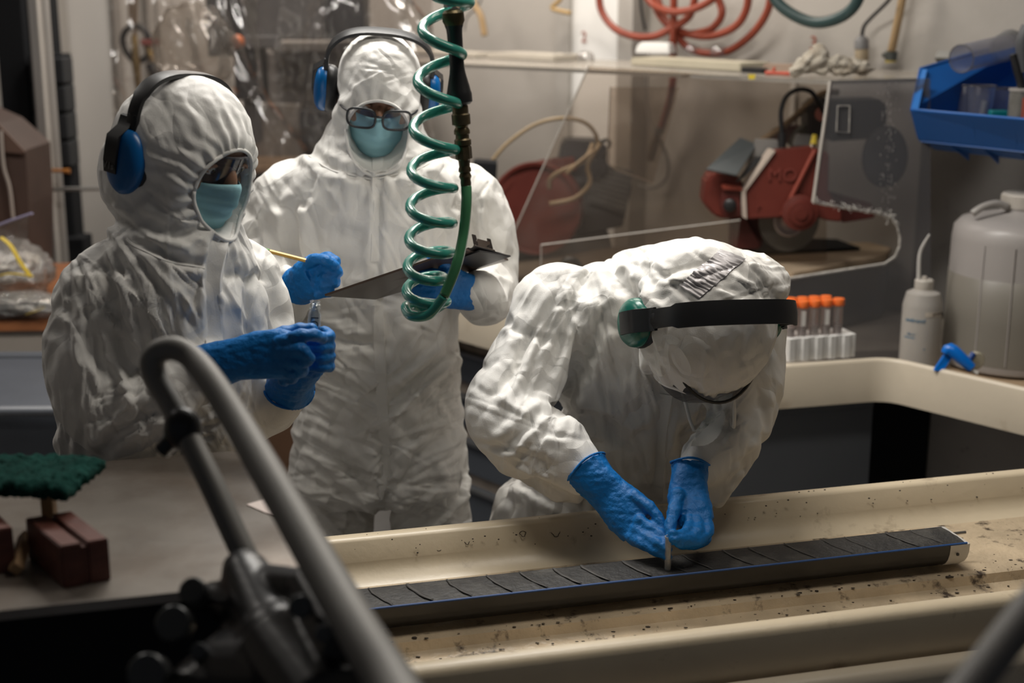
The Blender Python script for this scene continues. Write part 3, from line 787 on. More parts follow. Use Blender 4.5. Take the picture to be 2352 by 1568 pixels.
def face(name, p, q, z0, z1, m, parent, th=.02, b=.002):
    c = (p+q)/2; d = q-p; ang = math.atan2(d.y, d.x); n = Vector((-d.y, d.x, 0)).normalized()
    return O(name, G().box((c.x+n.x*th/2, c.y+n.y*th/2, (z0+z1)/2), (d.length, th, z1-z0), rz=ang, b=b).geo(), m, parent)
# right side panel and kickboard
cabR = offset(line, .215)
e = (cab[2]-cab[1]).normalized(); cabR = [q_+e*.13 for q_ in cabR]
face('side_panel', cabR[2], cabR[3], .02, .84, m_greyside, bench)
face('cabinet_back', cab[1]+dl*0, cabR[2], .02, .84, m_blackm, bench)
# cabinet door under the corner, drawers under the left arm
e = (cab[2]-cab[1]).normalized(); q1 = cab[1]; q2 = cab[1] + e*.42
dn = Vector((-e.y, e.x, 0))
d1 = face('cabinet_door', q1-dn*.022, q2-dn*.022, .10, .80, m_greydoor, bench, .02)
face('cabinet_rail', q1-dn*.024, q2-dn*.024, .80, .838, m_greydoor, bench, .02)
lk = cab[1]+e*.115-dn*.03
g = G(); g.box((lk.x, lk.y, .55), (.006, .012, .05), rz=R(15), b=.002); g.tube([lk+Vector((0, 0, .565)), lk-dn*.025+Vector((0, 0, .565)), lk-dn*.027+Vector((0, 0, .53)), lk+Vector((0, 0, .53))], .003, n=8)
O('latch', g.geo(), m_steel, d1)
t = (cab[0]-cab[1]).normalized(); nl = Vector((-t.y, t.x, 0))
carc = face('drawer_carcass', cab[1]+t*1.42, cab[1]+t*.05, .03, .82, mat('cream_carcass', (.42, .36, .30), .6, var=.2, vscale=12, dirt=(.2, .15, .11), dscale=12), bench)
zs = [.05, .21, .37, .52, .66, .80]
m_drw = mat('drawer_slate', (.075, .085, .10), .5, var=.1)
for k in range(5):
    for a0, a1 in ((.10, .62), (.66, 1.18), (1.22, 1.40)):
        p, q = cab[1]+t*a1+nl*.018, cab[1]+t*a0+nl*.018
        dw = face('drawer', p, q, zs[k]+.02, zs[k+1]-.022, m_drw, bench, .018)
        h0, h1 = cab[1]+t*(a1-.02)+nl*.030, cab[1]+t*(a0+.02)+nl*.030
        face('drawer_pull', h0, h1, zs[k+1]-.034, zs[k+1]-.022, m_steeld, dw, .012)

wall_strip('shade_board', 2118, 2560, .03, .9, 1.615, mat('shade_board_tone', (.135, .125, .115), .7, var=.08, dirt=(.08, .075, .07), dscale=14, dlo=.58, dhi=.8), .02)  # added board; its dark colour stands in for shade on the lower wall

# debris along the front of the core and specks on the rims
g = G()
for i in range(420):
    s_ = rnd.uniform(.30, 1.75); w_ = 1.985+rnd.gauss(0, .022) if rnd.random() < .7 else rnd.uniform(1.82, 2.19)
    if 1.996 < w_ < 2.088 and s_ < 1.36: continue
    z_ = .8845 if w_ > 1.985 else .866
    r_ = rnd.uniform(.0005, .0021)*(1 if rnd.random() < .9 else 1.8); g.ball(B(s_, w_, z_), (r_*rnd.uniform(1, 2.4), r_, r_*.5), sub=1)
for i in range(90):
    s_ = rnd.uniform(.25, 1.9); r_ = rnd.uniform(.0004, .0016); t_ = rnd.random(); g.ball(B(s_, 2.236+.0005*t_, .915+.036*t_) if rnd.random() < .6 else B(s_, 2.262, .9532), (r_*1.5, r_, r_), sub=1)
o = O('mud_crumbs', g.geo(), mat('mud', (.035, .025, .018), .7), tr); o['kind'] = 'stuff'
# dried drip stains low on the back wall of the trough
for s_, z_, r_ in ((.47, .925, .006), (.52, .93, .004), (.62, .935, .005), (.68, .93, .007)):
    pts = [B(s_+r_*math.cos(t)*(1+.3*math.sin(3*t)), 2.2405+.003*math.sin(t), z_+r_*.8*math.sin(t)) for t in [2*math.pi*k/16 for k in range(17)]]
    O('dried_ring', G().tube(pts, .0006, n=5).geo(), mat('mud', (0, 0, 0)), tr)
# ================================================================= PEOPLE
def pinfun(hoodz, hood_c, hood_r, cuffs, base=.19, hood=.95, zlow=.62):
    hc = np.array(hood_c)
    def fn(co, w):
        w = np.full(len(co), base); d = np.linalg.norm(co-hc[None], axis=1)
        w = np.maximum(w, hood*np.clip((hood_r-d)/.05, 0, 1))
        for c in cuffs:
            dd = np.linalg.norm(co-np.array(c)[None], axis=1); w = np.maximum(w, np.clip((.11-dd)/.04, 0, 1)*1.0)
        w[co[:, 2] < zlow] = 1
        return w
    return fn
# ---- person 2: standing behind, writing on a clipboard
def _():
    Y = 2.86
    hc = P(868, 205, Y-.01); M = headframe(hc, (.10, -.90, -.34), (0.02, 0, 1), R(-4))
    def shapes(g):
        trunk(g, [(800,945,290,Y,.09),(760,985,322,Y,.10),(705,1025,350,Y,.115),(665,1065,380,Y,.125),(640,1090,418,Y,.135),(632,1098,480,Y,.145),(665,1075,600,Y,.15),(692,1052,690,Y,.145),(700,1046,760,Y,.145),(690,1056,860,Y,.15),(676,1066,980,Y,.155),(668,1070,1090,Y,.15),(690,1050,1128,Y,.10)])
    def hood(g):
        g.ball(P(872, 186, Y-.01), (.085, .108, .099), sub=3); g.ball(P(872, 270, Y-.03), (.085, .095, .100), sub=3)
        g.ball(P(862, 320, Y-.015), (.105, .10, .07), sub=3)
    arms = [[(672,452,Y,.080),(628,530,Y,.076),(604,620,Y-.05,.070),(628,690,Y-.16,.062),(668,664,Y-.24,.044),(690,654,Y-.275,.031)],
            [(1062,452,Y,.080),(1100,530,Y,.074),(1112,620,Y-.03,.066),(1112,672,Y-.12,.058),(1092,672,Y-.2,.044),(1078,668,Y-.24,.033)]]
    a, b = P(762, 1110, Y), P(985, 1110, Y)
    legs = [[(a.x, Y, a.z, .088), (a.x-.005, Y, .5, .080), (a.x-.01, Y, .1, .08)], [(b.x, Y, b.z, .086), (b.x+.01, Y, .5, .078), (b.x+.015, Y, .1, .08)]]
    folds = [([(690,330),(760,380),(850,408)], .010, 12), ([(850,408),(960,380),(1010,350)], .010, 12), ([(668,470),(672,560),(690,620)], .016, 16), ([(1075,470),(1072,560),(1060,610)], .014, 16),
             ([(700,740),(800,775),(880,780)], .008, 14), ([(1040,790),(960,860),(900,900)], .009, 14), ([(700,830),(790,880),(860,900)], .008, 14), ([(880,1140),(800,1060),(700,1010)], .010, 16), ([(895,1140),(960,1040),(1050,960)], .010, 16),
             ([(885,1000),(888,1080),(885,1150)], .014, 16), ([(870,420),(866,560),(862,640)], .006, 10)]
    fn = pinfun(0, hc, .19, [P(*arms[0][-1][:3]), P(*arms[1][-1][:3])])
    b0, suit, bv, ty = make_person('standing person in white hooded suit, blue mask and glasses, writing on clipboard', [(640,380,1090,640,78,25,130,20,.0030,7),(690,640,1050,800,20,40,90,18,.0030,6),(670,800,880,1230,30,18,170,44,.0046,6),(880,800,1070,1230,-32,18,170,44,.0046,6),(670,1080,1070,1230,5,20,120,26,.0040,6),(575,420,660,700,80,40,70,12,.003,6),(1070,430,1150,720,95,40,70,14,.003,6),(1060,640,1145,720,60,70,40,16,.003,5),(790,80,960,220,10,60,50,10,.002,6)], shapes, hood, arms, legs, M, (.060, .066), 2, fn, folds, zc=-.042, pl=(15, .0025))
    strip_on(bv, [(868, 362), (866, 420), (864, 520), (862, 600)], .012, 'zip_flap', ty, suit)
    strip_on(bv, [(868, 700), (872, 820), (880, 940), (886, 1060), (880, 1140)], .012, 'zip_flap', ty, suit)
    strip_on(bv, [(690, 345), (760, 392), (862, 412), (960, 390), (1010, 362)], .0022, 'seam', ty, suit, lift=.0015)
    boots(legs, b0, (0, -1))
    eyes(M, b0)
    # eyebrows
    for s in (-1, 1):
        O('eyebrow', G().tube([M @ Vector((s*.014, .092, .018)), M @ Vector((s*.032, .088, .022)), M @ Vector((s*.050, .072, .016))], [.002, .0032, .0015], n=6, sm=3, flat=.6).geo(), m_blackm0, b0)
    fm = face_mask(M, b0, m_mask, zt=-.016, zb=-.112)
    gl = empty0('glasses', b0)
    Mg = M @ Matrix.Translation((0, .010, -.010))
    g = G()
    for s in (-1, 1):
        pts = [Mg @ Vector((s*(.034+.027*math.copysign(abs(math.cos(t))**.6, math.cos(t))), .108-.010*(abs(s*(.034+.027*math.cos(t)))/.06)**2, .000+.020*math.copysign(abs(math.sin(t))**.7, math.sin(t)))) for t in [2*math.pi*k/28 for k in range(29)]]
        g.tube(pts, .0024, n=8)
        g.tube([Mg @ Vector((s*.060, .098, .010)), Mg @ Vector((s*.074, .07, .008)), Mg @ Vector((s*.078, .0, .0))], .0022, n=6, sm=3)
    g.tube([Mg @ Vector((-.008, .109, .006)), Mg @ Vector((0, .112, .008)), Mg @ Vector((.008, .109, .006))], .0022, n=6, sm=3)
    fr_ = O('glasses', g.geo(), mat('dark_frames', (.02, .022, .026), .3), b0, smooth=60)
    for s in (-1, 1):
        pts = [Mg @ Vector((s*(.034+.026*math.copysign(abs(math.cos(t))**.6, math.cos(t))), .108-.010*(abs(s*(.034+.027*math.cos(t)))/.06)**2, .000+.019*math.copysign(abs(math.sin(t))**.7, math.sin(t)))) for t in [2*math.pi*k/28 for k in range(28)]]
        O('lens', (pts, [tuple(range(28))]), m_lens, fr_)
    ear_muffs(M, b0, m_cupblue, half=.092, top=.124, tilt=R(8), zc=.0, cup=(.024, .034, .049))
    # gloves
    def gr(g):
        slab(g, [(690,655,Y-.268,.037,.035),(696,652,Y-.282,.034,.030),(712,642,Y-.31,.040,.032),(735,626,Y-.335,.038,.030)])
        yb = Y-.35
        finger(g, [(722,600,yb+.02),(752,590,yb-.010),(772,602,yb-.016),(750,610,yb-.012)], .0108, .0090)
        finger(g, [(726,622,yb+.005),(760,613,yb-.020),(777,626,yb-.024),(748,634,yb-.020)], .0108, .0090)
        finger(g, [(722,645,yb+.005),(755,637,yb-.020),(771,649,yb-.023),(742,656,yb-.018)], .0105, .0088)
        finger(g, [(714,666,yb+.01),(744,660,yb-.014),(758,670,yb-.017),(730,677,yb-.012)], .0098, .0084)
        finger(g, [(700,618,yb+.02),(722,596,yb-.015),(750,598,yb-.03),(768,610,yb-.028)], .0115, .0095)
    glove('glove', gr, b0, P(690, 655, Y-.268), P(700, 650, Y-.29)-P(676, 660, Y-.24), (.037, .035), 5)
    def gl_(g):
        slab(g, [(1080,672,Y-.225,.035,.026),(1060,668,Y-.25,.036,.026),(1035,660,Y-.275,.040,.018),(1015,655,Y-.30,.040,.014)], 20)
        yb = Y-.31
        for k in range(4):
            finger(g, [(1020-k*1,632+k*15,yb+.01),(992,628+k*15,yb),(965,630+k*14,yb-.005),(950,634+k*13,yb-.005)], .0108, .0088)
        finger(g, [(1040,632,yb+.03),(1020,608,yb+.02),(1000,590,yb+.0),(984,583,yb-.015)], .0115, .0095)
    glove('glove', gl_, b0, P(1080, 672, Y-.223), P(1060, 668, Y-.25)-P(1090, 672, Y-.21), (.036, .030), 6)
    return b0
m_blackm0 = mat('hair_black', (.012, .009, .008), .7)
def empty0(n, p): return None
person_back = _()
# ---- person 1: left, three-quarter profile, holding a vial
def _():
    Y = 2.2
    hc = P(425, 345, Y); M = headframe(hc, (.80, -.50, -.27), (0.16, 0, 1), R(0))
    def shapes(g):
        trunk(g, [(285,530,470,Y,.10),(272,548,515,Y,.115),(232,566,560,Y,.125),(188,582,605,Y,.14),(152,596,665,Y,.15),(134,606,740,Y,.155),(134,606,830,Y,.155),(140,600,930,Y,.15),(144,590,1040,Y,.15)])
        c = P(363, 1040, Y); g.loft([ring(c.x, c.y, c.z+.05, .155, .14), ring(c.x, c.y, .9, .16, .145), ring(c.x, c.y, .8, .15, .13)])
    def hood(g):
        g.ball(P(438, 325, Y), (.097, .10, .103), sub=3); g.ball(P(405, 335, Y), (.100, .105, .103), sub=3); g.ball(P(335, 400, Y), (.072, .095, .088), sub=3); g.ball(P(478, 420, Y-.01), (.062, .078, .072), sub=3)
        g.ball(P(400, 470, Y), (.098, .10, .06), sub=3)
    arms = [[(252,672,Y-.05,.080),(222,780,Y-.08,.076),(240,895,Y-.10,.074),(305,948,Y-.13,.070),(395,905,Y-.15,.058),(455,860,Y-.155,.042),(482,845,Y-.155,.033)],
            [(535,640,Y+.12,.078),(572,720,Y+.13,.070),(592,830,Y+.11,.066),(606,900,Y+.06,.062),(640,900,Y+.0,.050),(668,885,Y-.03,.034)]]
    c = P(363, 1040, Y)
    legs = [[(c.x-.07, Y-.02, .86, .09), (c.x-.07, Y-.02, .5, .08), (c.x-.07, Y-.02, .1, .075)], [(c.x+.07, Y+.04, .86, .09), (c.x+.07, Y+.04, .5, .08), (c.x+.07, Y+.04, .1, .075)]]
    folds = [([(272,520),(330,560),(420,600),(475,612)], .008, 12), ([(250,500),(330,520),(420,540),(500,500)], .012, 14), ([(250,620),(240,700),(270,800),(330,880),(350,930)], .016, 20), ([(300,620),(340,700),(360,780)], .010, 14), ([(350,640),(390,720),(400,790)], .010, 14),
             ([(210,700),(215,800),(260,870)], .012, 18), ([(350,940),(270,985),(240,1020)], .016, 16), ([(495,560),(486,640),(486,740),(490,800)], .010, 12), ([(540,800),(520,880),(470,950),(460,1000)], .012, 18), ([(575,640),(570,720),(580,790)], .010, 14), ([(300,470),(330,500),(400,510)], .010, 12), ([(130,700),(180,720),(220,710)], .006, 10)]
    fn = pinfun(0, hc, .19, [P(*arms[0][-1][:3]), P(*arms[1][-1][:3])])
    b0, suit, bv, ty = make_person('person at left in white hooded suit, seen side on, holding a glass vial', [(170,560,480,1000,62,22,200,40,.0045,7),(240,640,420,960,72,20,170,24,.0055,8),(130,640,230,1000,84,15,150,12,.003,6),(420,600,600,960,85,30,140,22,.0035,6),(260,860,460,1020,-25,30,110,34,.0048,6),(240,470,540,560,20,25,100,8,.003,7),(300,200,560,400,66,10,150,12,.0012,6)], shapes, hood, arms, legs, M, (.060, .068), 1, fn, folds, zc=-.032, pl=(26, .0026))
    strip_on(bv, [(514, 512), (500, 560), (486, 620), (482, 680), (486, 760), (496, 820)], .017, 'zip_flap', ty, suit, lift=.004)
    strip_on(bv, [(262, 512), (300, 560), (380, 600), (470, 616)], .0020, 'seam', ty, suit, lift=.0015)
    boots(legs, b0, (.8, -.5)); eyes(M, b0)
    face_mask(M, b0, m_mask, zt=-.022, zb=-.112)
    # clear wrap-round goggles
    v = []; nu, nv = 20, 8
    for j in range(nv+1):
        for i in range(nu+1):
            a_ = (i/nu*2-1)*1.25; v.append(M @ Vector((math.sin(a_)*.060, .028+.078*math.cos(a_)-.010*(j/nv), .024-.056*j/nv)))
    gg = O('goggles', (v, [(j*(nu+1)+i, j*(nu+1)+i+1, (j+1)*(nu+1)+i+1, (j+1)*(nu+1)+i) for j in range(nv) for i in range(nu)]), clear('goggle_lens', (.55, .55, .60), .18, .25, .08, (.2, .2, .24)), b0, smooth=180)
    for jz in (.024, -.032):
        O('goggle_rim', G().tube([M @ Vector((math.sin(a_)*.060, .028+.078*math.cos(a_)-(.010 if jz < 0 else 0), jz)) for a_ in [(-1+2*k/20)*1.25 for k in range(21)]], .0018, n=6).geo(), mat('goggle_rim', (.10, .10, .11), .3), gg)
    0 and O('head_cover_edge', G().tube([M @ Vector((math.sin(a_)*.052, .024+.070*math.cos(a_), .030+.004*math.cos(a_))) for a_ in [(-1+2*k/20)*1.2 for k in range(21)]], [.008]*21, n=8, flat=.5).geo(), m_blackm0, b0)
    band = ear_muffs(M, b0, m_cupblue, half=.092, top=.122, tilt=R(-6), zc=-.008, yc=-.012, cup=(.024, .034, .050), band_w=.013, mark=('V1s', 1))
    def gr(g):
        y = Y-.155
        slab(g, [(466,853,y,.042,.040),(480,847,y,.039,.036),(505,836,y,.035,.032),(545,824,y-.005,.032,.028),(590,816,y-.01,.036,.024),(640,812,y-.02,.038,.020),(668,812,y-.03,.034,.016)])
        finger(g, [(645,786,y-.03),(690,772,y-.045),(722,769,y-.04),(740,777,y-.02)], .0115, .0092)
        finger(g, [(648,806,y-.035),(690,804,y-.055),(707,824,y-.05),(684,834,y-.03)], .0118, .0095)
        finger(g, [(643,828,y-.03),(680,832,y-.048),(694,850,y-.04),(670,857,y-.02)], .0115, .0092)
        finger(g, [(632,846,y-.02),(660,854,y-.035),(672,868,y-.03),(652,874,y-.015)], .0105, .0088)
        finger(g, [(600,785,y+.0),(650,766,y+.015),(690,756,y+.02),(715,756,y+.02)], .0125, .0095)
    glove('glove', gr, b0, P(466, 853, Y-.155), P(505, 836, Y-.155)-P(450, 862, Y-.155), (.042, .040), 1)
    def gl_(g):
        y = Y-.08
        slab(g, [(664,892,Y-.028,.040,.037),(668,882,Y-.038,.037,.033),(672,868,Y-.055,.034,.028),(690,830,y,.040,.024),(705,795,y,.036,.022)])
        for k, (yy, r) in enumerate(((766, .0104), (790, .0106), (813, .0103), (835, .0096))):
            finger(g, [(708,yy-2,y-.005),(745,yy-3,y-.020),(757,yy+6,y-.045),(738,yy+9,y-.062),(712,yy+6,y-.062)], r, r*.82)
        finger(g, [(690,790,y),(690,765,y-.03),(708,757,y-.035)], .0125, .0098)
    glove('glove', gl_, b0, P(664, 890, Y-.03), P(672, 868, Y-.055)-P(655, 905, Y-.01), (.040, .037), 2)
    return b0, M
person_left, M1 = _()
# ---- person 3: bent over the core
def _():
    hc = P(1618, 736, 2.36); M = headframe(hc, (.04, -.27, -.95), (.38, -.88, .24), R(0))
    def shapes(g):
        trunk(g, [(1500,1700,566,2.56,.08),(1420,1755,590,2.57,.11),(1330,1790,622,2.58,.13),(1235,1775,665,2.58,.145),(1228,1770,740,2.58,.15),(1262,1750,840,2.60,.14),(1290,1690,930,2.63,.135),(1270,1610,1020,2.66,.14),(1190,1590,1100,2.69,.145),(1150,1590,1180,2.71,.15),(1150,1590,1260,2.72,.15)])
        c = P(1370, 1260, 2.72); g.loft([ring(c.x, c.y, c.z+.03, .18, .15), ring(c.x, c.y, c.z-.12, .175, .14)])
    def hood(g):
        g.bm(_ico(3), M @ Matrix.Translation((.0, -.002, .006)) @ Matrix.Diagonal((.122, .134, .124, 1)))
        g.bm(_ico(3), M @ Matrix.Translation((.0, .030, -.03)) @ Matrix.Diagonal((.100, .092, .10, 1)))
        g.ball(P(1600, 625, 2.46), (.100, .10, .060), sub=3); g.ball(P(1700, 655, 2.44), (.090, .10, .062), sub=3); g.ball(P(1545, 650, 2.50), (.085, .10, .06), sub=3)
        g.ball(P(1700, 860, 2.46), (.075, .08, .085), sub=3)
        g.tube([P(1650,760,2.46), P(1580,700,2.55)], [.10, .12], n=16)
        g.tube([P(1690,990,2.42), P(1655,1075,2.385), P(1645,1125,2.375), P(1652,1160,2.37)], [.052, .040, .028, .010], n=14, sm=3)
        g.tube([P(1190,990,2.42), P(1265,1075,2.385), P(1318,1135,2.36), P(1335,1160,2.355)], [.060, .050, .030, .010], n=14, sm=3)
    arms = [[(1285,705,2.56,.090),(1244,790,2.52,.078),(1186,880,2.47,.074),(1160,940,2.42,.070),(1230,1010,2.38,.072),(1315,1062,2.34,.052),(1362,1098,2.31,.034)],
            [(1700,740,2.56,.080),(1712,830,2.52,.072),(1706,915,2.46,.066),(1680,990,2.41,.056),(1625,1050,2.36,.050),(1590,1090,2.31,.028)]]
    a = P(1235, 1180, 2.72); b = P(1490, 1180, 2.72)
    legs = [[(a.x, 2.72, a.z, .095), (a.x, 2.74, .45, .085), (a.x, 2.76, .1, .08)], [(b.x, 2.72, b.z, .095), (b.x, 2.74, .45, .085), (b.x, 2.76, .1, .08)]]
    folds = [([(1400,600),(1420,640),(1455,680),(1460,740)], .016, 18), ([(1370,740),(1330,850),(1290,930)], .022, 22), ([(1300,935),(1380,960),(1440,1010)], .014, 18), ([(1520,900),(1512,1000),(1505,1100)], .008, 12), ([(1210,760),(1180,830),(1130,900)], .010, 16), ([(1250,930),(1180,1000),(1140,1020)], .008, 14),
             ([(1480,840),(1500,880),(1530,900)], .010, 12), ([(1320,690),(1330,800),(1310,880)], .010, 18), ([(1560,1050),(1580,980),(1660,920)], .014, 16), ([(1180,1090),(1250,1120),(1330,1160)], .014, 16), ([(1500,640),(1560,610),(1640,600)], .010, 14), ([(1700,620),(1750,650),(1790,690)], .010, 14), ([(1660,640),(1700,670),(1780,680)], .009, 12)]
    fn = pinfun(0, hc, .20, [P(*arms[0][-1][:3]), P(*arms[1][-1][:3])])
    b0, suit, bv, ty = make_person('person in white hooded suit bending over the core, green ear cups and black headband', [(1150,680,1320,960,115,14,220,14,.0042,7),(1330,640,1520,900,82,16,220,16,.0046,8),(1120,930,1340,1120,28,18,170,14,.0040,7),(1300,850,1560,1150,85,20,170,16,.0035,8),(1580,900,1740,1100,125,30,90,26,.0038,6),(1400,560,1800,680,15,35,120,24,.0045,7),(1700,700,1810,940,80,30,100,14,.0035,8),(1150,1050,1300,1200,80,25,90,12,.003,8),(1520,760,1790,900,75,25,100,8,.0015,8)], shapes, hood, arms, legs, M, (.066, .070), 3, fn, folds, zc=-.045, pl=(18, .002))
    strip_on(bv, [(1530, 905), (1522, 980), (1515, 1060), (1508, 1140)], .014, 'zip_flap', ty, suit, lift=.003)
    boots(legs, b0, (0, -1)); eyes(M, b0)
    face_mask(M, b0, m_mask, zt=-.02, zb=-.112)
    v = []; nu, nv = 20, 8
    for j in range(nv+1):
        for i in range(nu+1):
            a_ = (i/nu*2-1)*1.35; v.append(M @ Vector((math.sin(a_)*.084, .040+.100*math.cos(a_), .036-.085*j/nv)))
    gg = O('goggles', (v, [(j*(nu+1)+i, j*(nu+1)+i+1, (j+1)*(nu+1)+i+1, (j+1)*(nu+1)+i) for j in range(nv) for i in range(nu)]), clear('dark_goggle_lens', (.30, .30, .33), .30, .30, .08, (.10, .10, .11)), b0, smooth=180)
    O('goggle_rim', G().tube([M @ Vector((math.sin(a_)*.084, .040+.100*math.cos(a_), .036)) for a_ in [(-1+2*k/20)*1.35 for k in range(21)]], .003, n=6).geo(), m_black, gg)
    ear_muffs(M, b0, m_cupgreen, half=.112, top=.150, tilt=R(-2), zc=.0, yc=.0, cup=(.024, .042, .049), band_w=.020, arm_y=0)
    def gr(g):
        y = 2.30
        slab(g, [(1344,1077,2.322,.043,.040),(1354,1090,2.315,.040,.037),(1375,1110,y,.035,.031),(1405,1140,y-.015,.036,.024),(1440,1175,y-.04,.042,.020),(1470,1205,y-.06,.040,.017)])
        finger(g, [(1458,1140,y-.04),(1492,1165,y-.065),(1512,1190,y-.08),(1529,1228,y-.10)], .0118, .0085)
        finger(g, [(1470,1195,y-.07),(1500,1215,y-.09),(1520,1228,y-.105),(1532,1246,y-.12)], .0110, .0085)
        finger(g, [(1462,1215,y-.075),(1490,1235,y-.10),(1512,1248,y-.12),(1533,1262,y-.13)], .0110, .0085)
        finger(g, [(1445,1222,y-.065),(1475,1248,y-.10),(1505,1264,y-.12),(1532,1277,y-.13)], .0110, .0085)
        finger(g, [(1425,1212,y-.05),(1455,1240,y-.08),(1485,1255,y-.10),(1510,1266,y-.11)], .0100, .0080)
    glove('glove', gr, b0, P(1344, 1077, 2.322), P(1365, 1100, 2.31)-P(1325, 1055, 2.335), (.043, .040), 3)
    def gl_(g):
        y = 2.28
        slab(g, [(1586,1066,2.320,.034,.032),(1585,1085,2.312,.032,.029),(1582,1105,y+.01,.031,.025),(1580,1140,y-.01,.036,.023),(1590,1180,y-.04,.036,.021),(1600,1205,y-.055,.032,.018)])
        finger(g, [(1556,1135,y-.03),(1548,1175,y-.06),(1540,1205,y-.085),(1541,1240,y-.11)], .0125, .0092)
        finger(g, [(1618,1185,y-.05),(1626,1218,y-.075),(1604,1240,y-.10),(1560,1247,y-.12)], .0120, .0090)
        finger(g, [(1600,1195,y-.06),(1602,1222,y-.09),(1580,1236,y-.11),(1548,1238,y-.125)], .0115, .0088)
        finger(g, [(1584,1195,y-.06),(1580,1218,y-.09),(1562,1228,y-.11),(1545,1226,y-.12)], .0110, .0085)
        finger(g, [(1618,1205,y-.03),(1620,1238,y-.055),(1596,1250,y-.08),(1566,1252,y-.095)], .0105, .0082)
    glove('glove', gl_, b0, P(1586, 1066, 2.320), P(1584, 1100, 2.305)-P(1588, 1045, 2.33), (.034, .032), 4)
    # silver tape patch on the back of the hood
    nu, nv = 96, 12; v = []; ok = True
    A_, B2, C2, D2 = (1560, 655), (1655, 574), (1712, 596), (1606, 686)
    for j in range(nv+1):
        for i in range(nu+1):
            s, t = i/nu, j/nv
            x = (A_[0]*(1-s)+B2[0]*s)*(1-t)+(D2[0]*(1-s)+C2[0]*s)*t; y = (A_[1]*(1-s)+B2[1]*s)*(1-t)+(D2[1]*(1-s)+C2[1]*s)*t
            h = bv.ray_cast(CAM, ray(x, y).normalized()); n_ = h[1] if h[1].dot(h[0]-CAM) < 0 else -h[1]
            v.append(h[0]+n_*(.0026+.0007*math.sin(i*.95+2.5*noise.noise(Vector((i*.12, j*.35, 0))))))
    O('tape_patch', (v, [(j*(nu+1)+i, j*(nu+1)+i+1, (j+1)*(nu+1)+i+1, (j+1)*(nu+1)+i) for j in range(nv) for i in range(nu)]), mat('silver_tape', (.46, .44, .445), .42, metal=.2), suit, smooth=60)
    return b0
person_front = _()
# ================================================================= HELD THINGS
cb = empty('clipboard', P(950, 640, 2.5), 0, 'dark brown clipboard with metal clip held by the standing person', 'clipboard')
A_, B_, C_, D_ = P(747, 680, 2.44), P(862, 688, 2.64), P(1168, 598, 2.70), P(1062, 573, 2.50)
n_ = (B_-A_).cross(D_-A_).normalized()
if n_.y > 0 and False: n_ = -n_
if n_.z < 0: n_ = -n_
O('board', G().prism([A_, B_, C_, D_], n_*.004).geo(), mat('hardboard', (.055, .035, .026), .32, var=.15, vscale=10), cb)
def lerp(a, b, t): return a*(1-t)+b*t
q = [lerp(lerp(A_, D_, u_), lerp(B_, C_, u_), v_)+n_*.0048 for u_, v_ in ((.06, .08), (.90, .08), (.90, .90), (.06, .90))]
O('paper', G().prism(q, n_*.0012).geo(), mat('paper', (.66, .65, .62), .8), cb)
ca = lerp(D_, C_, .15)+n_*.006; cbb = lerp(D_, C_, .85)+n_*.006; al = (A_-D_).normalized()
g = G(); g.prism([ca, cbb, cbb+al*.035, ca+al*.035], n_*.0015)
mid_ = lerp(ca, cbb, .5); ax = (cbb-ca).normalized()
for k in (-1, 1):
    c0 = mid_+ax*.036*k
    g.prism([c0-ax*.010, c0+ax*.010, c0+ax*.008+n_*.030-al*.004, c0-ax*.008+n_*.030-al*.004], al*.0016)
g.prism([mid_-ax*.042+al*.012, mid_+ax*.042+al*.012, mid_+ax*.030+n_*.022-al*.006, mid_-ax*.030+n_*.022-al*.006], al*.0018)
g.tube([mid_-ax*.045+n_*.006, mid_+ax*.045+n_*.006], .0042, n=10)
O('clip', g.geo(), mat('dark_chrome', (.22, .20, .18), .22, metal=1), cb, smooth=40)
g = G(); g.prism([ca-al*.014, cbb-al*.010, cbb+al*.03-n_*.004, ca+al*.03-n_*.004], -n_*.0015); g.prism([lerp(ca, cbb, .1)-al*.012-n_*.006, lerp(ca, cbb, .95)-al*.02-n_*.006, lerp(ca, cbb, .95)+al*.05-n_*.006, lerp(ca, cbb, .1)+al*.04-n_*.006], -n_*.003)
O('clip_backplate', g.geo(), m_black, cb)
pe = empty('pencil', P(690, 598, 2.47), 0, 'yellow pencil with green ferrule in the hand of the standing person', 'pencil')
pa, pb_ = P(592, 570, 2.53), P(784, 619, 2.49); d_ = (pb_-pa).normalized()
Lp = (pb_-pa).length
O('shaft', G().tube([pa+d_*.022, pb_-d_*.020], .0040, n=6).geo(), mat('pencil_yellow', (.62, .36, .05), .35), pe)
O('ferrule', G().tube([pa+d_*.008, pa+d_*.024], .0042, n=12).geo(), mat('ferrule_green', (.07, .17, .05), .35, metal=.5), pe, smooth=60)
O('eraser', G().tube([pa-d_*.002, pa+d_*.009], [.0036, .0040], n=12).geo(), mat('eraser', (.16, .07, .05), .8), pe, smooth=60)
O('tip', G().tube([pb_-d_*.020, pb_-d_*.003, pb_], [.0040, .0012, .0004], n=8).geo(), mat('pencil_wood', (.50, .33, .18), .6), pe)
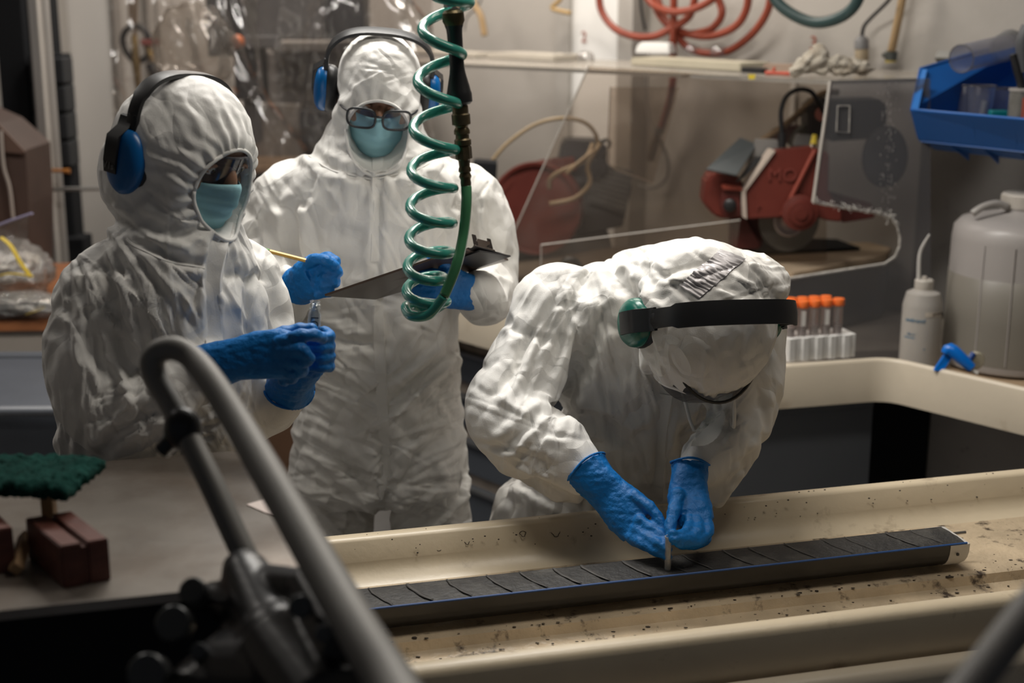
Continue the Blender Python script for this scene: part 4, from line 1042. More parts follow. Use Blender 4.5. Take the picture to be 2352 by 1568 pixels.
# vial
vb = P(719, 792, 2.105); vt = P(724, 692, 2.10); ax = (vt-vb).normalized(); MV = at(vb, frame(ax)); Lv = (vt-vb).length
vi = empty('glass_vial', vb, 0, 'small open glass vial with handwritten marks held up by the left person', 'vial')
m_glass = clear('vial_glass', (.80, .82, .82), .14, .6, .03, (.8, .8, .8))
g = G(); r_ = .0098
g.lathe([(r_*.9, 0), (r_, .002), (r_, Lv-.020), (r_*.72, Lv-.0155), (r_*.72, Lv-.012), (r_*.84, Lv-.0115), (r_*.84, Lv-.010), (r_*.70, Lv-.009), (r_*.70, Lv-.0065), (r_*.84, Lv-.006), (r_*.84, Lv-.0045), (r_*.70, Lv-.004), (r_*.70, Lv-.001), (r_*.8, Lv), (r_*.55, Lv), (r_*.55, Lv-.012), (r_*.86, Lv-.020), (r_*.88, .003), (.001, .003)], 28, MV, cap=False)
O('vial_body', g.geo(), m_glass, vi, smooth=40)
g = G(); g.lathe([(r_*.80, .003), (r_*.80, Lv-.024), (.001, Lv-.024)], 20, MV); O('slip_inside', G().tube([vb+ax*.004+Vector((-.003, -.002, 0)), vt-ax*.024+Vector((-.003, -.002, 0))], .0028, n=8).geo(), mat('dark_slip', (.06, .06, .07), .3), vi)
to = (CAM-(vb+vt)/2); to = (to-ax*to.dot(ax)).normalized(); xr = to.cross(ax)
me = text_geo('1Cax', .016, .0002, Matrix.Translation(vb+ax*(Lv-.036)+to*(r_+.0004)) @ Matrix((-ax, xr*-1 if False else to.cross(-ax), to)).transposed().to_4x4())
O('handwriting', me, mat('ink', (.01, .01, .015), .5), vi)

# ================================================================= COILED AIR HOSE
m_hose = mat('green_hose', (.045, .31, .245), .24, var=.12, vscale=10, coat=.3, sub=.3)
m_hose2 = mat('green_hose_tail', (.06, .22, .10), .25, var=.15, vscale=10)
YR = 2.15
yr = [-40, 5, 125, 240, 345, 432, 512, 580, 640, 690]; xr_ = [1085, 1080, 1062, 1054, 1048, 1042, 1040, 1036, 1020, 1028]; xl = [1000, 972, 962, 950, 945, 942, 940, 936, 934, 932]
pts = []; N = 22
for k in range(len(yr)-1):
    for i in range(N):
        t = i/N; th = 2*math.pi*t; yy = yr[k]+(yr[k+1]-yr[k])*t
        R_ = xr_[k]+(xr_[k+1]-xr_[k])*t; L_ = xl[k]; nL = xl[min(k+1, 9)]; L_ = L_+(nL-L_)*t*.5
        cx, rx = (R_+L_)/2, (R_-L_)/2
        p = P(cx+rx*math.cos(th), yy-6*math.sin(th), YR); p.y += .040*math.sin(th) ; pts.append(p)
pts.append(P(1026, 692, YR))
tail = [(990,712,YR+.03),(950,700,YR+.03),(932,705,YR+.0),(945,725,YR-.03),(985,722,YR-.045),(1020,680,YR-.05),(1048,610,YR-.04),(1064,540,YR-.02),(1071,470,YR-.01),(1071,428,YR)]
ch = O('coiled_air_hose', G().tube(pts[N//2:]+crom([pts[-1]]+[P(*p) for p in tail[:6]], 8)[0][1:], .0078, n=14).geo(), m_hose, None, smooth=180)
tag(ch, 'translucent green coiled air hose hanging in front of the standing person', 'hose')
O('hose_tail', G().tube([P(*p) for p in tail[5:]], .0080, n=14, sm=8).geo(), m_hose2, ch, smooth=180)
an = empty('air_line_fittings', P(1040, 20, YR), 0, 'black handle and worn brass couplings on the hanging air line', 'air line')
a0, a1 = P(1036, -30, YR+.0), P(1071, 435, YR); ax = (a1-a0).normalized(); FM = at(a0, frame(ax, (0, -1, 0))); LL = (a1-a0).length; u0 = MP(a0)
def seg(name, rows, m, n=28):
    g = G(); g.lathe([(max(.001, r*u0), (y+30)/465*LL) for y, r in rows], n, FM); return O(name, g.geo(), m, an, smooth=35)
seg('chrome_coupling', [(-30, 14), (-5, 14), (0, 20), (14, 21), (20, 17), (26, 17)], m_chrome)
seg('swivel', [(22, 20), (28, 25), (46, 26), (54, 22), (58, 21)], mat('oily_brass', (.10, .075, .035), .4, metal=.6, var=.3))
seg('handle', [(56, 22), (64, 19), (76, 18), (120, 17), (150, 17), (165, 19), (195, 26), (205, 28), (212, 30), (230, 30), (236, 24)], m_black)
mb = mat('tarnished_brass', (.13, .10, .055), .36, metal=.75, var=.35, vscale=40)
seg('coupler', [(234, 15), (240, 19), (256, 19), (259, 22), (282, 22), (285, 16), (290, 14)], mb, 6*4)
seg('coupler', [(289, 15), (296, 19), (304, 19), (306, 16), (314, 16), (318, 20), (330, 20), (332, 17)], mb)
seg('coupler', [(330, 17), (336, 20), (362, 20), (366, 14), (380, 13)], mb, 8)
seg('barb', [(378, 12), (386, 15), (392, 15), (395, 12), (404, 15), (412, 12), (420, 13), (436, 11)], mb)

# ================================================================= FOREGROUND LEFT: raised steel table
m_tab = mat('stained_steel_top', (.36, .325, .29), .30, metal=.6, bump=.10, bscale=14, var=.22, vscale=4, dirt=(.20, .155, .12), dscale=5, dlo=.42, dhi=.75)
FT = Vector((-.235, 1.545, 0)); TZ = 1.19
def T2(s, w, z): return FT+U*s+Wv*w+Vector((0, 0, z))     # s<0 to the left, w away
tb_ = empty('steel_table', T2(-.6, .25, 0), 0, 'raised stained steel table at front left with black apron', 'table')
g = G(); g.prism([T2(-1.3, 0, TZ-.012), T2(0, 0, TZ-.012), T2(0, .50, TZ-.012), T2(-1.3, .50, TZ-.012)], (0, 0, .012)); O('tabletop', g.geo(), m_tab, tb_)
g = G(); g.prism([T2(-1.3, .012, TZ-.16), T2(-.01, .012, TZ-.16), T2(-.01, .03, TZ-.16), T2(-1.3, .03, TZ-.16)], (0, 0, .148)); O('apron', g.geo(), m_blackm, tb_)
g = G(); g.prism([T2(-1.3, .03, .50), T2(-.02, .03, .50), T2(-.02, .05, .50), T2(-1.3, .05, .50)], (0, 0, .54)); O('front_panel', g.geo(), m_blackm, tb_)
g = G(); g.prism([T2(-.03, .03, .5), T2(-.01, .03, .5), T2(-.01, .46, .5), T2(-.03, .46, .5)], (0, 0, .67)); O('side_panel', g.geo(), m_blackm, tb_)
for s_ in (-1.25, -.05):
    for w_ in (.06, .44):
        O('leg', G().box(T2(s_, w_, .58), (.04, .04, 1.16), rz=R(15)).geo(), m_blackm, tb_)
for s_ in (-.30, -.42):
    pass
m_block = mat('redwood_block', (.105, .032, .022), .5, var=.25, vscale=12, bump=.1, bscale=40, stretch=(1, 5, 5))
def block(pf, pr, pl, h, label):
    """pf front corner, pr right corner, pl left(back) corner, on the table"""
    f, r, l = PZ(*pf, TZ), PZ(*pr, TZ), PZ(*pl, TZ); e = empty('wooden_block', (f+r+l)/3, 0, label, 'block')
    a, b = r-f, l-f
    def Q(u_, v_, z): return f+a*u_+b*v_+Vector((0, 0, z))
    for u0_, u1_ in ((0, .44), (.56, 1)):
        g = G(); g.prism([Q(u0_, 0, 0), Q(u1_, 0, 0), Q(u1_, 1, 0), Q(u0_, 1, 0)], (0, 0, h)); bm = g.fixed(); bmesh.ops.bevel(bm, geom=bm.edges[:], offset=.0015, segments=2, affect='EDGES'); O('half', bm, m_block, e)
    g = G(); g.prism([Q(.44, .02, 0), Q(.56, .02, 0), Q(.56, .98, 0), Q(.44, .98, 0)], (0, 0, h-.006)); O('groove_bed', g.geo(), m_block, e)
    return e
block((147, 1352), (256, 1332), (66, 1282), .052, 'red-brown wooden block with sawn groove, the right one on the steel table')
block((-70, 1330), (38, 1312), (-130, 1262), .056, 'red-brown wooden block cut off by the left edge of the picture')
m_pine = mat('pale_wood', (.40, .25, .13), .6, var=.15)
p0 = PZ(98, 1262, TZ)
tag(O('wooden_peg', G().box((p0.x, p0.y+.035, TZ+.042), (.016, .016, .084), b=.002).geo(), m_pine), 'pale wooden peg standing under the green pad', 'peg')
p0 = PZ(38, 1322, TZ); p1 = PZ(62, 1270, TZ)
tag(O('wooden_sliver', G().tube([p0+Vector((0, 0, .008)), p1+Vector((0, 0, .022))], .009, n=4).geo(), m_pine), 'pale split of wood lying between the red-brown blocks', 'stick')
# green scouring pad
g = G(); nu, nv = 40, 22; cz = TZ+.088
c0, c1, c2, c3 = PZ(-60, 1120, cz), PZ(150, 1128, cz), PZ(242, 1052, cz), PZ(-40, 1050, cz)
top = []; bot = []
for j in range(nv+1):
    for i in range(nu+1):
        s_, t_ = i/nu, j/nv; p = lerp(lerp(c0, c1, s_), lerp(c3, c2, s_), t_)
        e_ = min(s_, 1-s_, t_, 1-t_); p = p+Vector((noise.noise(Vector((i*.5, j*.5, 1)))*.006, noise.noise(Vector((i*.5, j*.5, 5)))*.005, 0))
        z = .004*noise.noise(Vector((i*.35, j*.35, 0)))+.003*noise.noise(Vector((i*1.3, j*1.3, 0)))-.010*(s_ > .8)*(s_-.8)*5*.3
        top.append(p+Vector((0, 0, z+.008*min(1, e_*12)))); bot.append(p+Vector((0, 0, z-.010)))
n1 = nu+1; F_ = [(j*n1+i, j*n1+i+1, (j+1)*n1+i+1, (j+1)*n1+i) for j in range(nv) for i in range(nu)]; K = len(top)
F2 = [tuple(K+a for a in reversed(q)) for q in F_]
bd = [i for i in range(n1)]+[j*n1+nu for j in range(1, nv+1)]+[nv*n1+i for i in range(nu-1, -1, -1)]+[j*n1 for j in range(nv-1, 0, -1)]
SF = [(bd[k], K+bd[k], K+bd[(k+1) % len(bd)], bd[(k+1) % len(bd)]) for k in range(len(bd))]
pad = O('scouring_pad', (top+bot, F_+F2+SF), mat('green_scourer', (.006, .040, .032), .95, bump=1.0, bscale=90, var=.3, vscale=30, spec=.1), None, smooth=180)
tag(pad, 'dark green scouring pad resting on wood above the red-brown blocks', 'scouring pad')
m_blackm1 = m_black
a = PZ(566, 1160, TZ); b = PZ(622, 1144, TZ); c = PZ(640, 1192, TZ)
tag(O('paper_scrap', G().prism([a+Vector((0, 0, .0005)), b+Vector((0, 0, .0005)), c+Vector((0, 0, .0005))], (0, 0, .001)).geo(), mat('pinkish_paper', (.72, .62, .58), .7)), 'small pale pinkish paper scrap on the steel table by the bent handle', 'paper')
# ---- bent steel handle with clamp
hf = empty('handle_frame', (-.36, 1.3, .9), 0, 'blurred bent steel tube handle with black clamp in the near left foreground', 'handle')
m_tube = mat('satin_tube', (.20, .195, .185), .6, metal=.5, var=.1)
tp = [(590,1330,1.44),(545,1240,1.46),(490,1120,1.49),(440,1020,1.52),(395,930,1.55),(358,868,1.57),(350,830,1.575),(368,806,1.575),(402,800,1.57),(440,820,1.56),(480,868,1.53),(540,960,1.48),(600,1062,1.42),(680,1200,1.34),(760,1340,1.26),(840,1475,1.18),(905,1580,1.12),(960,1680,1.05)]
O('tube', G().tube([P(*p) for p in tp], [.0140]*9+[.0140+.0012*i for i in range(9)], n=20, sm=6).geo(), m_tube, hf, smooth=180)
m_clamp = mat('clamp_black', (.010, .010, .012), .35, var=.3)
g = G(); c = P(420, 985, 1.53); g.ball(c, (.022, .02, .026), sub=3); g.tube([P(395,1010,1.53), P(372,1035,1.53)], .010, n=12)
O('collar', g.geo(), m_clamp, hf, smooth=60)
def blobs(name, L, m, vox=.004):
    g = G()
    for p in L:
        if len(p) == 4: g.ball(P(*p[:3]), p[3], sub=3)
        else: g.tube([P(*p[:3]), P(*p[4:7])], [p[3], p[7]], n=16)
    return O(name, remesh(g, vox, smooth=3), m, hf, smooth=180)
blobs('clamp_body', [(560,1310,1.42,.024),(560,1310,1.42,.026,640,1480,1.32,.040),(640,1480,1.32,.045),(640,1480,1.30,.045,760,1640,1.2,.05),(700,1335,1.33,.020,800,1500,1.22,.026),(600,1340,1.40,.022,705,1345,1.34,.018),(480,1370,1.42,.018,560,1400,1.38,.026),(520,1560,1.33,.05,700,1560,1.26,.05),(560,1480,1.36,.03,470,1620,1.3,.05)], m_clamp)
m_knob = mat('knob_grey', (.07, .073, .075), .35, metal=.5)
def knob_or_glint(px, py, Y, r, l, dirpx, m=m_tube):
    a = P(px, py, Y); b = P(px+dirpx[0], py+dirpx[1], Y+dirpx[2]); d = (b-a).normalized(); M_ = at(a, frame(d)); g = G()
    r *= .72; m = m_knob
    g.lathe([(r*.9, 0), (r, .002), (r, l*.4), (r*.85, l*.45), (r*.45, l*.5), (r*.45, l)], 24, M_); return O('knob_or_glint', g.geo(), m, hf, smooth=40)
knob_or_glint(440, 1355, 1.36, .020, .05, (40, 30, .05)); knob_or_glint(395, 1430, 1.33, .026, .05, (50, 20, .06)); knob_or_glint(455, 1495, 1.30, .012, .05, (40, 10, .05)); knob_or_glint(335, 1545, 1.28, .028, .06, (50, 10, .06))
knob_or_glint(690, 1392, 1.24, .016, .03, (10, 0, .06)); knob_or_glint(742, 1455, 1.20, .012, .03, (10, 0, .06))  # these two shapes stand in for grey highlights on the black clamp
# rod bottom right
rr = O('grey_rod', G().tube([P(2420, 1330, 1.02), P(2180, 1640, .92)], .014, n=18).geo(), mat('grey_rod', (.17, .165, .16), .7, metal=.2), None, smooth=60)
tag(rr, 'blurred grey metal rod crossing the bottom right corner close to the camera', 'rod')
# ================================================================= ACRYLIC SHELF AND GUARDS
YS = 1.62
SA, SB, SC_, SD = PZ(905, 140, YS), PZ(1905, 184, YS), PZ(2165, 178, YS), None
shelf = empty('acrylic_shelf', (.6, 4.2, 0), 0, 'long clear acrylic shelf running above the saws along the right wall', 'shelf')
dsh = (SA-SB).normalized(); nsh = Vector((dsh.y, -dsh.x, 0)); 
if nsh.x < 0: nsh = -nsh
far = SA + nsh*.48; nearc = SC_+nsh*.25
g = G(); g.prism([SA, SB, SC_, nearc, far], (0, 0, -.010)); O('sheet', g.geo(), clear('shelf_acrylic', (.80, .77, .72), .42, .12, .08, (.55, .51, .46)), shelf)
g = G(); g.prism([SA, SB, SB+Vector((0, 0, -.011)), SA+Vector((0, 0, -.011))], nsh*.004); g.prism([SB, SC_, SC_+Vector((0, 0, -.011)), SB+Vector((0, 0, -.011))], Vector((0, .004, 0))); O('front_edge', g.geo(), m_acre, shelf)
def sheet(name, pts, Y, label, m=None, th=.005, edges=(), er=.0026, slope=0):
    """upright clear sheet; pts are photo points on a plane through depth Y at column 1700, parallel to the shelf front"""
    out = []
    for p in pts:
        q = plane_pt(p, Y, slope)
        if q.z < .886: q = Vector((q.x, q.y, .886))
        out.append(q)
    e = empty(name, (out[0].x, out[0].y, .95), 0, label, 'guard')
    nrm = (out[1]-out[0]).cross(out[2]-out[1]).normalized()
    O('sheet', G().prism(out, nrm*th).geo(), m or m_acr, e)
    for a, b in edges:
        O('edge', G().tube([out[a]+nrm*th/2, out[b]+nrm*th/2], er, n=4).geo(), m_acre, e)
    return e, out
def plane_pt(p, Y, slope=0, x0=None):
    """photo point on the vertical plane  y = Y + slope*(x-X0)"""
    X0 = .5 if x0 is None else x0
    d = ray(p[0], p[1]); k = (Y-slope*X0)/(d.y-slope*d.x); return CAM+d*k
sl = dsh.y/dsh.x
Yp = SB.y+sl*(.5-SB.x)
# guard 1: slanted sheet in front of the left saw
sheet('acrylic_guard', [(1352,152),(1166,565),(1156,600),(1158,725),(1890,870),(1900,186)], Yp, 'clear acrylic guard with a slanted edge in front of the left saw', edges=((0, 1), (1, 2), (2, 3)))
sheet('acrylic_guard', [(1243,562),(1241,760),(1660,850),(1700,505)], Yp-.22, 'low clear acrylic splash panel behind the back of the bending person', edges=((0, 1), (0, 3)), er=.0022)
sheet('acrylic_guard', [(1402,200),(1394,372),(1412,388),(1500,420),(1560,200)], Yp+.10, 'small clear acrylic sheet hanging below the shelf near the red hose end', edges=((0, 1), (1, 2), (2, 3)), er=.002)
# right hood side with its C-shaped cut
pr_ = [(1907,186),(1868,464),(1945,478),(2010,488),(2046,497),(2062,520),(2068,545),(2066,568),(2056,590),(2032,606),(1940,620),(1812,640),(1812,835),(2050,835),(2135,860),(2135,180)]
e, out = sheet('saw_hood_panel', pr_, 3.70, 'scratched grey clear panel with a curved cut-out at the right saw', m=m_acrs, edges=((0, 1),), er=.0055)
for a in range(1, 11):
    O('edge', G().tube([out[a], out[a+1]], .0042, n=6).geo(), mat('glue_edge', (.38, .36, .33), .5, bump=.8, bscale=60, var=.3, vscale=50), e)
g = G()
for i in range(150):
    u_ = rnd.random(); a = rnd.randint(1, 4); p = lerp(out[a], out[a+1], u_)+Vector((rnd.gauss(0, .002), -.006, rnd.gauss(.004, .006))); g.ball(p, rnd.uniform(.0008, .0022), sub=1)
for i in range(110):
    p = plane_pt((2040+rnd.gauss(0, 10), rnd.uniform(190, 520)), 3.70)+Vector((0, -.004, 0)); g.ball(p, (rnd.uniform(.0005, .0012), .0006, rnd.uniform(.001, .005)), sub=1)
o = O('glue_specks', g.geo(), mat('glue_specks', (.62, .60, .56), .3), e); o['kind'] = 'stuff'
# small rectangular latch plate outlined on the hood
q = [plane_pt(p, 3.69) for p in ((1924,243),(1952,243),(1950,304),(1921,302))]
O('latch_plate', G().tube(q+[q[0], q[1]], .0016, n=6).geo(), mat('glue_edge', (0, 0, 0)), e)

# ================================================================= RIGHT SAW
sw = empty('table_saw', P(1840, 600, 4.0), 0, 'right red stone saw with grey blade and black motor behind the scratched panel', 'saw')
def pr(name, pts, Y, th, m, parent=sw, bev=.003, slope=0):
    q = [P(x, y, Y) for x, y in pts]; g = G(); g.prism(q, (0, th, 0)); bm = g.fixed(); bmesh.ops.recalc_face_normals(bm, faces=bm.faces)
    if bev: bmesh.ops.bevel(bm, geom=bm.edges[:], offset=bev, segments=2, affect='EDGES')
    return O(name, bm, m, parent, smooth=40)
pr('belt_guard', [(1712,440),(1781,347),(1868,339),(1905,352),(1903,440),(1934,488),(1933,510),(1902,507),(1850,493),(1790,500),(1716,504)], 3.95, .06, m_red, bev=.004)
pr('guard_edge', [(1704,440),(1774,347),(1782,347),(1713,440),(1716,504),(1706,499)], 3.94, .075, mat('worn_white_edge', (.50, .42, .36), .6), bev=.001)
O('diagonal_rib', G().tube([P(1872, 345, 3.94), P(1797, 492, 3.94)], .0065, n=10).geo(), mat('red_rib', (.27, .055, .035), .4), sw, smooth=60)
g = G(); c = P(1836, 487, 3.935); g.lathe([(.050, 0), (.050, .012), (.035, .016), (.033, .022), (.016, .024), (.016, .030)], 28, at(c, frame((0, -1, 0)))); O('arbor_boss', g.geo(), m_red, sw, smooth=40)
for pts_ in ([(1771,372+22),(1771,372+50)], [(1786,390),(1778,402)],):
    pass
ML = at(P(1797, 403, 3.946), frame((0, -1, 0), (1, 0, -.03)))
me = text_geo('MO', .052, .0022, ML); O('raised_letters', me, mat('red_letters', (.19, .04, .03), .45), sw)
ME_ = at(P(1742, 476, 3.946), frame((0, -1, 0))); me = text_geo('r', .03, .0015, ME_); O('raised_letters', me, MATS['red_letters'], sw)
# blade and flanges
bc = P(1812, 506, 4.03); Mb = at(bc, frame((.10, -1, .05)))
g = G(); g.lathe([(.001, .0018), (.088, .0018), (.0885, 0), (.088, -.0018), (.001, -.0018)], 72, Mb); O('blade', g.geo(), mat('blade_grey', (.19, .175, .15), .42, metal=.4, var=.15), sw, smooth=40)
g = G(); g.lathe([(.046, .002), (.046, .007), (.043, .009), (.036, .009), (.034, .0065), (.026, .0065), (.024, .012), (.012, .014), (.012, .03), (.001, .03)], 48, Mb); O('blade_flange', g.geo(), mat('flange_steel', (.42, .36, .34), .3, metal=.8, var=.2), sw, smooth=30)
# motor housing at the left, arm and column
pr('motor_housing', [(1622,412),(1640,397),(1700,405),(1712,440),(1712,500),(1660,503),(1640,495),(1616,468)], 3.98, .10, m_red, bev=.006)
pr('motor_end', [(1660,428),(1700,432),(1702,498),(1668,503),(1654,470)], 3.955, .03, m_redd)
g = G(); c = P(1677, 470, 3.95); g.lathe([(.018, 0), (.018, .02), (.012, .024), (.001, .024)], 20, at(c, frame((-.2, -1, 0)))); O('motor_cap', g.geo(), m_black, sw, smooth=40)
pr('motor_bracket', [(1660,425),(1706,430),(1706,440),(1660,436)], 3.94, .05, mat('red_rib', (0, 0, 0)))
pr('column', [(1681,498),(1712,500),(1745,560),(1745,572),(1680,572)], 4.02, .06, m_redd)
pr('column', [(1712,500),(1750,500),(1752,566),(1712,566)], 4.05, .05, mat('dark_red', (.06, .012, .010), .6))
q = [P(1622, 391, 3.93), P(1692, 405, 3.90), P(1738, 335, 4.06), P(1700, 319, 4.08)]
nq = (q[1]-q[0]).cross(q[3]-q[0]).normalized(); O('splash_flap', G().prism(q, nq*.005).geo(), mat('grey_rubber_flap', (.055, .062, .065), .5, var=.2), sw)
O('flap_arm', G().prism([P(1692, 418, 3.95), P(1712, 405, 3.95), P(1756, 360, 4.0), P(1735, 362, 4.0)], (0, .02, 0)).geo(), m_black, sw)
pr('bracket', [(1735,320),(1788,322),(1790,350),(1752,356),(1728,400),(1716,388),(1722,360),(1733,345)], 4.04, .03, mat('cast_grey', (.24, .225, .21), .6, metal=.3, var=.15), bev=.003)
pr('motor_block', [(1856,250),(1880,228),(1908,226),(1906,322),(1858,318)], 4.10, .12, mat('motor_dark', (.028, .028, .036), .5, var=.2), bev=.006)
pr('motor_block', [(1905,232),(2032,230),(2040,262),(2030,318),(1960,322),(1904,326)], 4.12, .14, mat('motor_dark', (0, 0, 0)), bev=.008)
g = G(); c = P(1888, 262, 4.09); g.lathe([(.020, 0), (.020, .004), (.013, .004), (.013, .002), (.001, .002)], 24, at(c, frame((-.2, -1, 0)))); O('switch_ring', g.geo(), mat('red_switch', (.32, .10, .07), .4), sw, smooth=30)
pr('spoked_cover', [(1816,338),(1822,318),(1834,300),(1850,286),(1862,282),(1862,340)], 4.12, .05, mat('grey_green', (.060, .072, .068), .6, var=.15))
pr('lower_cover', [(1780,300),(1800,290),(1840,288),(1820,330),(1760,330)], 4.18, .05, m_redd)
pr('steel_plate', [(1830,308),(1880,312),(1875,338),(1822,336)], 4.08, .03, mat('cast_grey', (0, 0, 0)))
g = G(); c = P(2032, 360, 4.02); g.lathe([(.001, .03), (.050, .03), (.061, .022), (.063, 0), (.001, 0)], 48, Matrix.Translation(c) @ frame((-.15, -1, 0)) @ Matrix.Diagonal((1.0, 1.38, 1, 1))); O('pulley_cover', g.geo(), mat('pulley_dark', (.035, .037, .044), .6, var=.1), sw, smooth=40)
pr('carriage', [(1900,500),(1934,505),(1934,512),(2010,500),(2006,470),(1900,440)], 4.06, .05, m_redd)
O('yellow_fitting', G().tube([P(1868, 334, 4.0), P(1871, 312, 4.02)], [.010, .008], n=10).geo(), mat('yellow_fitting', (.45, .33, .03), .4), sw, smooth=40)
O('fitting_base', G().tube([P(1867, 342, 3.99), P(1868, 332, 4.0)], .008, n=10).geo(), m_chrome, sw, smooth=40)
O('power_cord', G().tube([P(*p) for p in [(1797,318,4.0),(1795,290,4.0),(1794,255,4.0),(1806,222,4.0),(1832,206,4.0),(1862,210,4.0),(1880,236,4.02),(1894,262,4.06),(1902,275,4.09)]], .0068, n=12, sm=5).geo(), m_black, sw, smooth=180)
O('cord_boot', G().tube([P(1796, 338, 4.0), P(1797, 306, 4.0)], .011, n=12).geo(), m_black, sw, smooth=60)
O('wand_pipe', G().tube([P(*p) for p in [(1738,330,4.12),(1800,290,4.12),(1860,238,4.14),(1890,215,4.15),(1925,212,4.16)]], .0095, n=12, sm=4).geo(), mat('tan_hose', (.30, .22, .13), .45, var=.15), sw, smooth=180)
# saw bed
g = G(); q = [PZ(x, y, 1.085) for x, y in ((1690,590),(1822,628),(2036,586),(2048,568),(2000,556),(1740,556))]; g.prism(q, (0, 0, -.020)); bm = g.fixed(); bmesh.ops.bevel(bm, geom=bm.edges[:], offset=.004, segments=2, affect='EDGES'); O('saw_bed', bm, m_board, sw)
q2 = [p+Vector((0, .03, -.021)) for p in q]; g = G(); g.prism(q2, (0, 0, -.178)); O('base_frame', g.geo(), mat('base_dark', (.05, .048, .045), .6, var=.2), sw)
q3 = [PZ(x, y, 1.09) for x, y in ((1690,575),(1760,590),(1985,578),(1930,558),(1720,552))]; g = G(); g.prism([p+Vector((0, .05, -.002)) for p in q3], (0, 0, .006)); O('rubber_mat', g.geo(), m_blackm, sw)

# ================================================================= LEFT SAW
YL = 4.45
sl_ = empty('table_saw', P(1230, 600, YL), 0, 'left red saw with round blade guard behind the slanted acrylic guard', 'saw')
def prl(name, pts, Y, th, m, bev=.003): return pr(name, pts, Y, th, m, sl_, bev)
c = P(1232, 478, YL); Mc = at(c, frame((-.25, -1, .05)))
g = G(); ra = 105*MP(c)
g.lathe([(.001, 0), (ra*.93, 0), (ra*.93, .018), (ra, .02), (ra*1.02, .01), (ra*1.0, -.05), (.001, -.05)], 48, Mc); O('blade_guard', g.geo(), m_red, sl_, smooth=30)
g = G(); g.lathe([(.012, 0), (.012, .022), (.008, .03), (.001, .03)], 16, at(P(1152, 505, YL-.03), frame((-.2, -1, 0)))); O('bolt', g.geo(), m_steeld, sl_, smooth=40)
prl('arm', [(1138,432),(1150,410),(1240,372),(1320,362),(1325,392),(1260,398),(1180,422),(1150,455)], YL+.02, .06, m_red)
prl('motor_block', [(1280,390),(1292,330),(1302,322),(1378,326),(1400,345),(1398,400),(1330,430),(1285,420)], YL+.06, .14, mat('motor_dark', (0, 0, 0)), .008)
prl('red_tag', [(1268,362),(1320,366),(1318,384),(1265,378)], YL+.03, .02, m_redd)
prl('drive_housing', [(1290,400),(1350,390),(1452,425),(1430,520),(1310,545),(1280,470)], YL+.10, .12, mat('housing_dark', (.045, .043, .045), .6))
g = G()
pa_, pb2, pc, pd = P(1352, 372, YL+.08), P(1455, 392, YL+.08), P(1436, 492, YL+.08), P(1352, 462, YL+.08)
o = O('vent_plate', G().prism([pa_, pb2, pc, pd], (0, .01, 0)).geo(), mat('vent_grey', (.10, .098, .095), .6), sl_)
g = G()
for i in range(10):
    for j in range(8):
        p = lerp(lerp(pa_, pb2, (i+.5)/10), lerp(pd, pc, (i+.5)/10), (j+.5)/8); g.lathe([(.0042, 0), (.0042, .001), (.001, .001)], 8, at(p+Vector((0, -.0006, 0)), frame((0, -1, 0))))
v_ = O('vent_holes', g.geo(), m_blackm, sl_); v_['kind'] = 'stuff'
prl('side_box', [(1086,372),(1142,376),(1138,452),(1084,446)], YL-.25, .10, m_blackm, .004)
m_tan = mat('tan_hose', (0, 0, 0))
for nm, pp_, r in (('water_hose', [(1128,372,4.3),(1165,330,4.3),(1225,288,4.3),(1285,272,4.3),(1340,280,4.35),(1368,308,4.38),(1372,335,4.4)], .0062), ('water_hose', [(1362,330,4.3),(1340,370,4.28),(1290,392,4.28),(1265,410,4.3),(1262,432,4.32)], .0070),
                   ('water_hose', [(1378,330,4.34),(1350,380,4.3),(1355,420,4.3),(1320,455,4.3),(1262,468,4.3)], .0070), ('water_hose', [(1300,400,4.26),(1330,372,4.26),(1365,345,4.28)], .0050)):
    O(nm, G().tube([P(*p) for p in pp_], r, n=10, sm=5).geo(), m_tan, sl_, smooth=180)
O('cable_loop', G().tube([P(*p) for p in [(1385,360,4.5),(1400,330,4.48),(1390,322,4.48),(1368,340,4.46),(1372,372,4.46)]], .006, n=10, sm=5).geo(), m_black, sl_, smooth=180)
prl('saw_bed', [(1150,640),(1235,630),(1420,600),(1600,600),(1600,640),(1170,700)], YL-.25, .25, mat('bed_dark', (.10, .078, .055), .6, var=.3), .004)
prl('base_frame', [(1160,560),(1400,540),(1420,640),(1160,660)], YL+.05, .20, mat('base_dark', (0, 0, 0)))
# clamp behind the bending person's back
cl_ = empty('bench_clamp', P(1300, 640, 4.0), 0, 'small black clamp with round hook on the left saw bed', 'clamp')
O('bar', G().tube([P(1262, 622, 4.0), P(1300, 632, 3.98), P(1342, 640, 3.96)], .008, n=10).geo(), m_black, cl_, smooth=60)
O('hook', G().tube([P(1300, 630, 3.98), P(1293, 612, 3.98), P(1300, 598, 3.98), P(1318, 598, 3.98), P(1330, 612, 3.98), P(1334, 632, 3.98)], .010, n=12, sm=4).geo(), m_black, cl_, smooth=180)

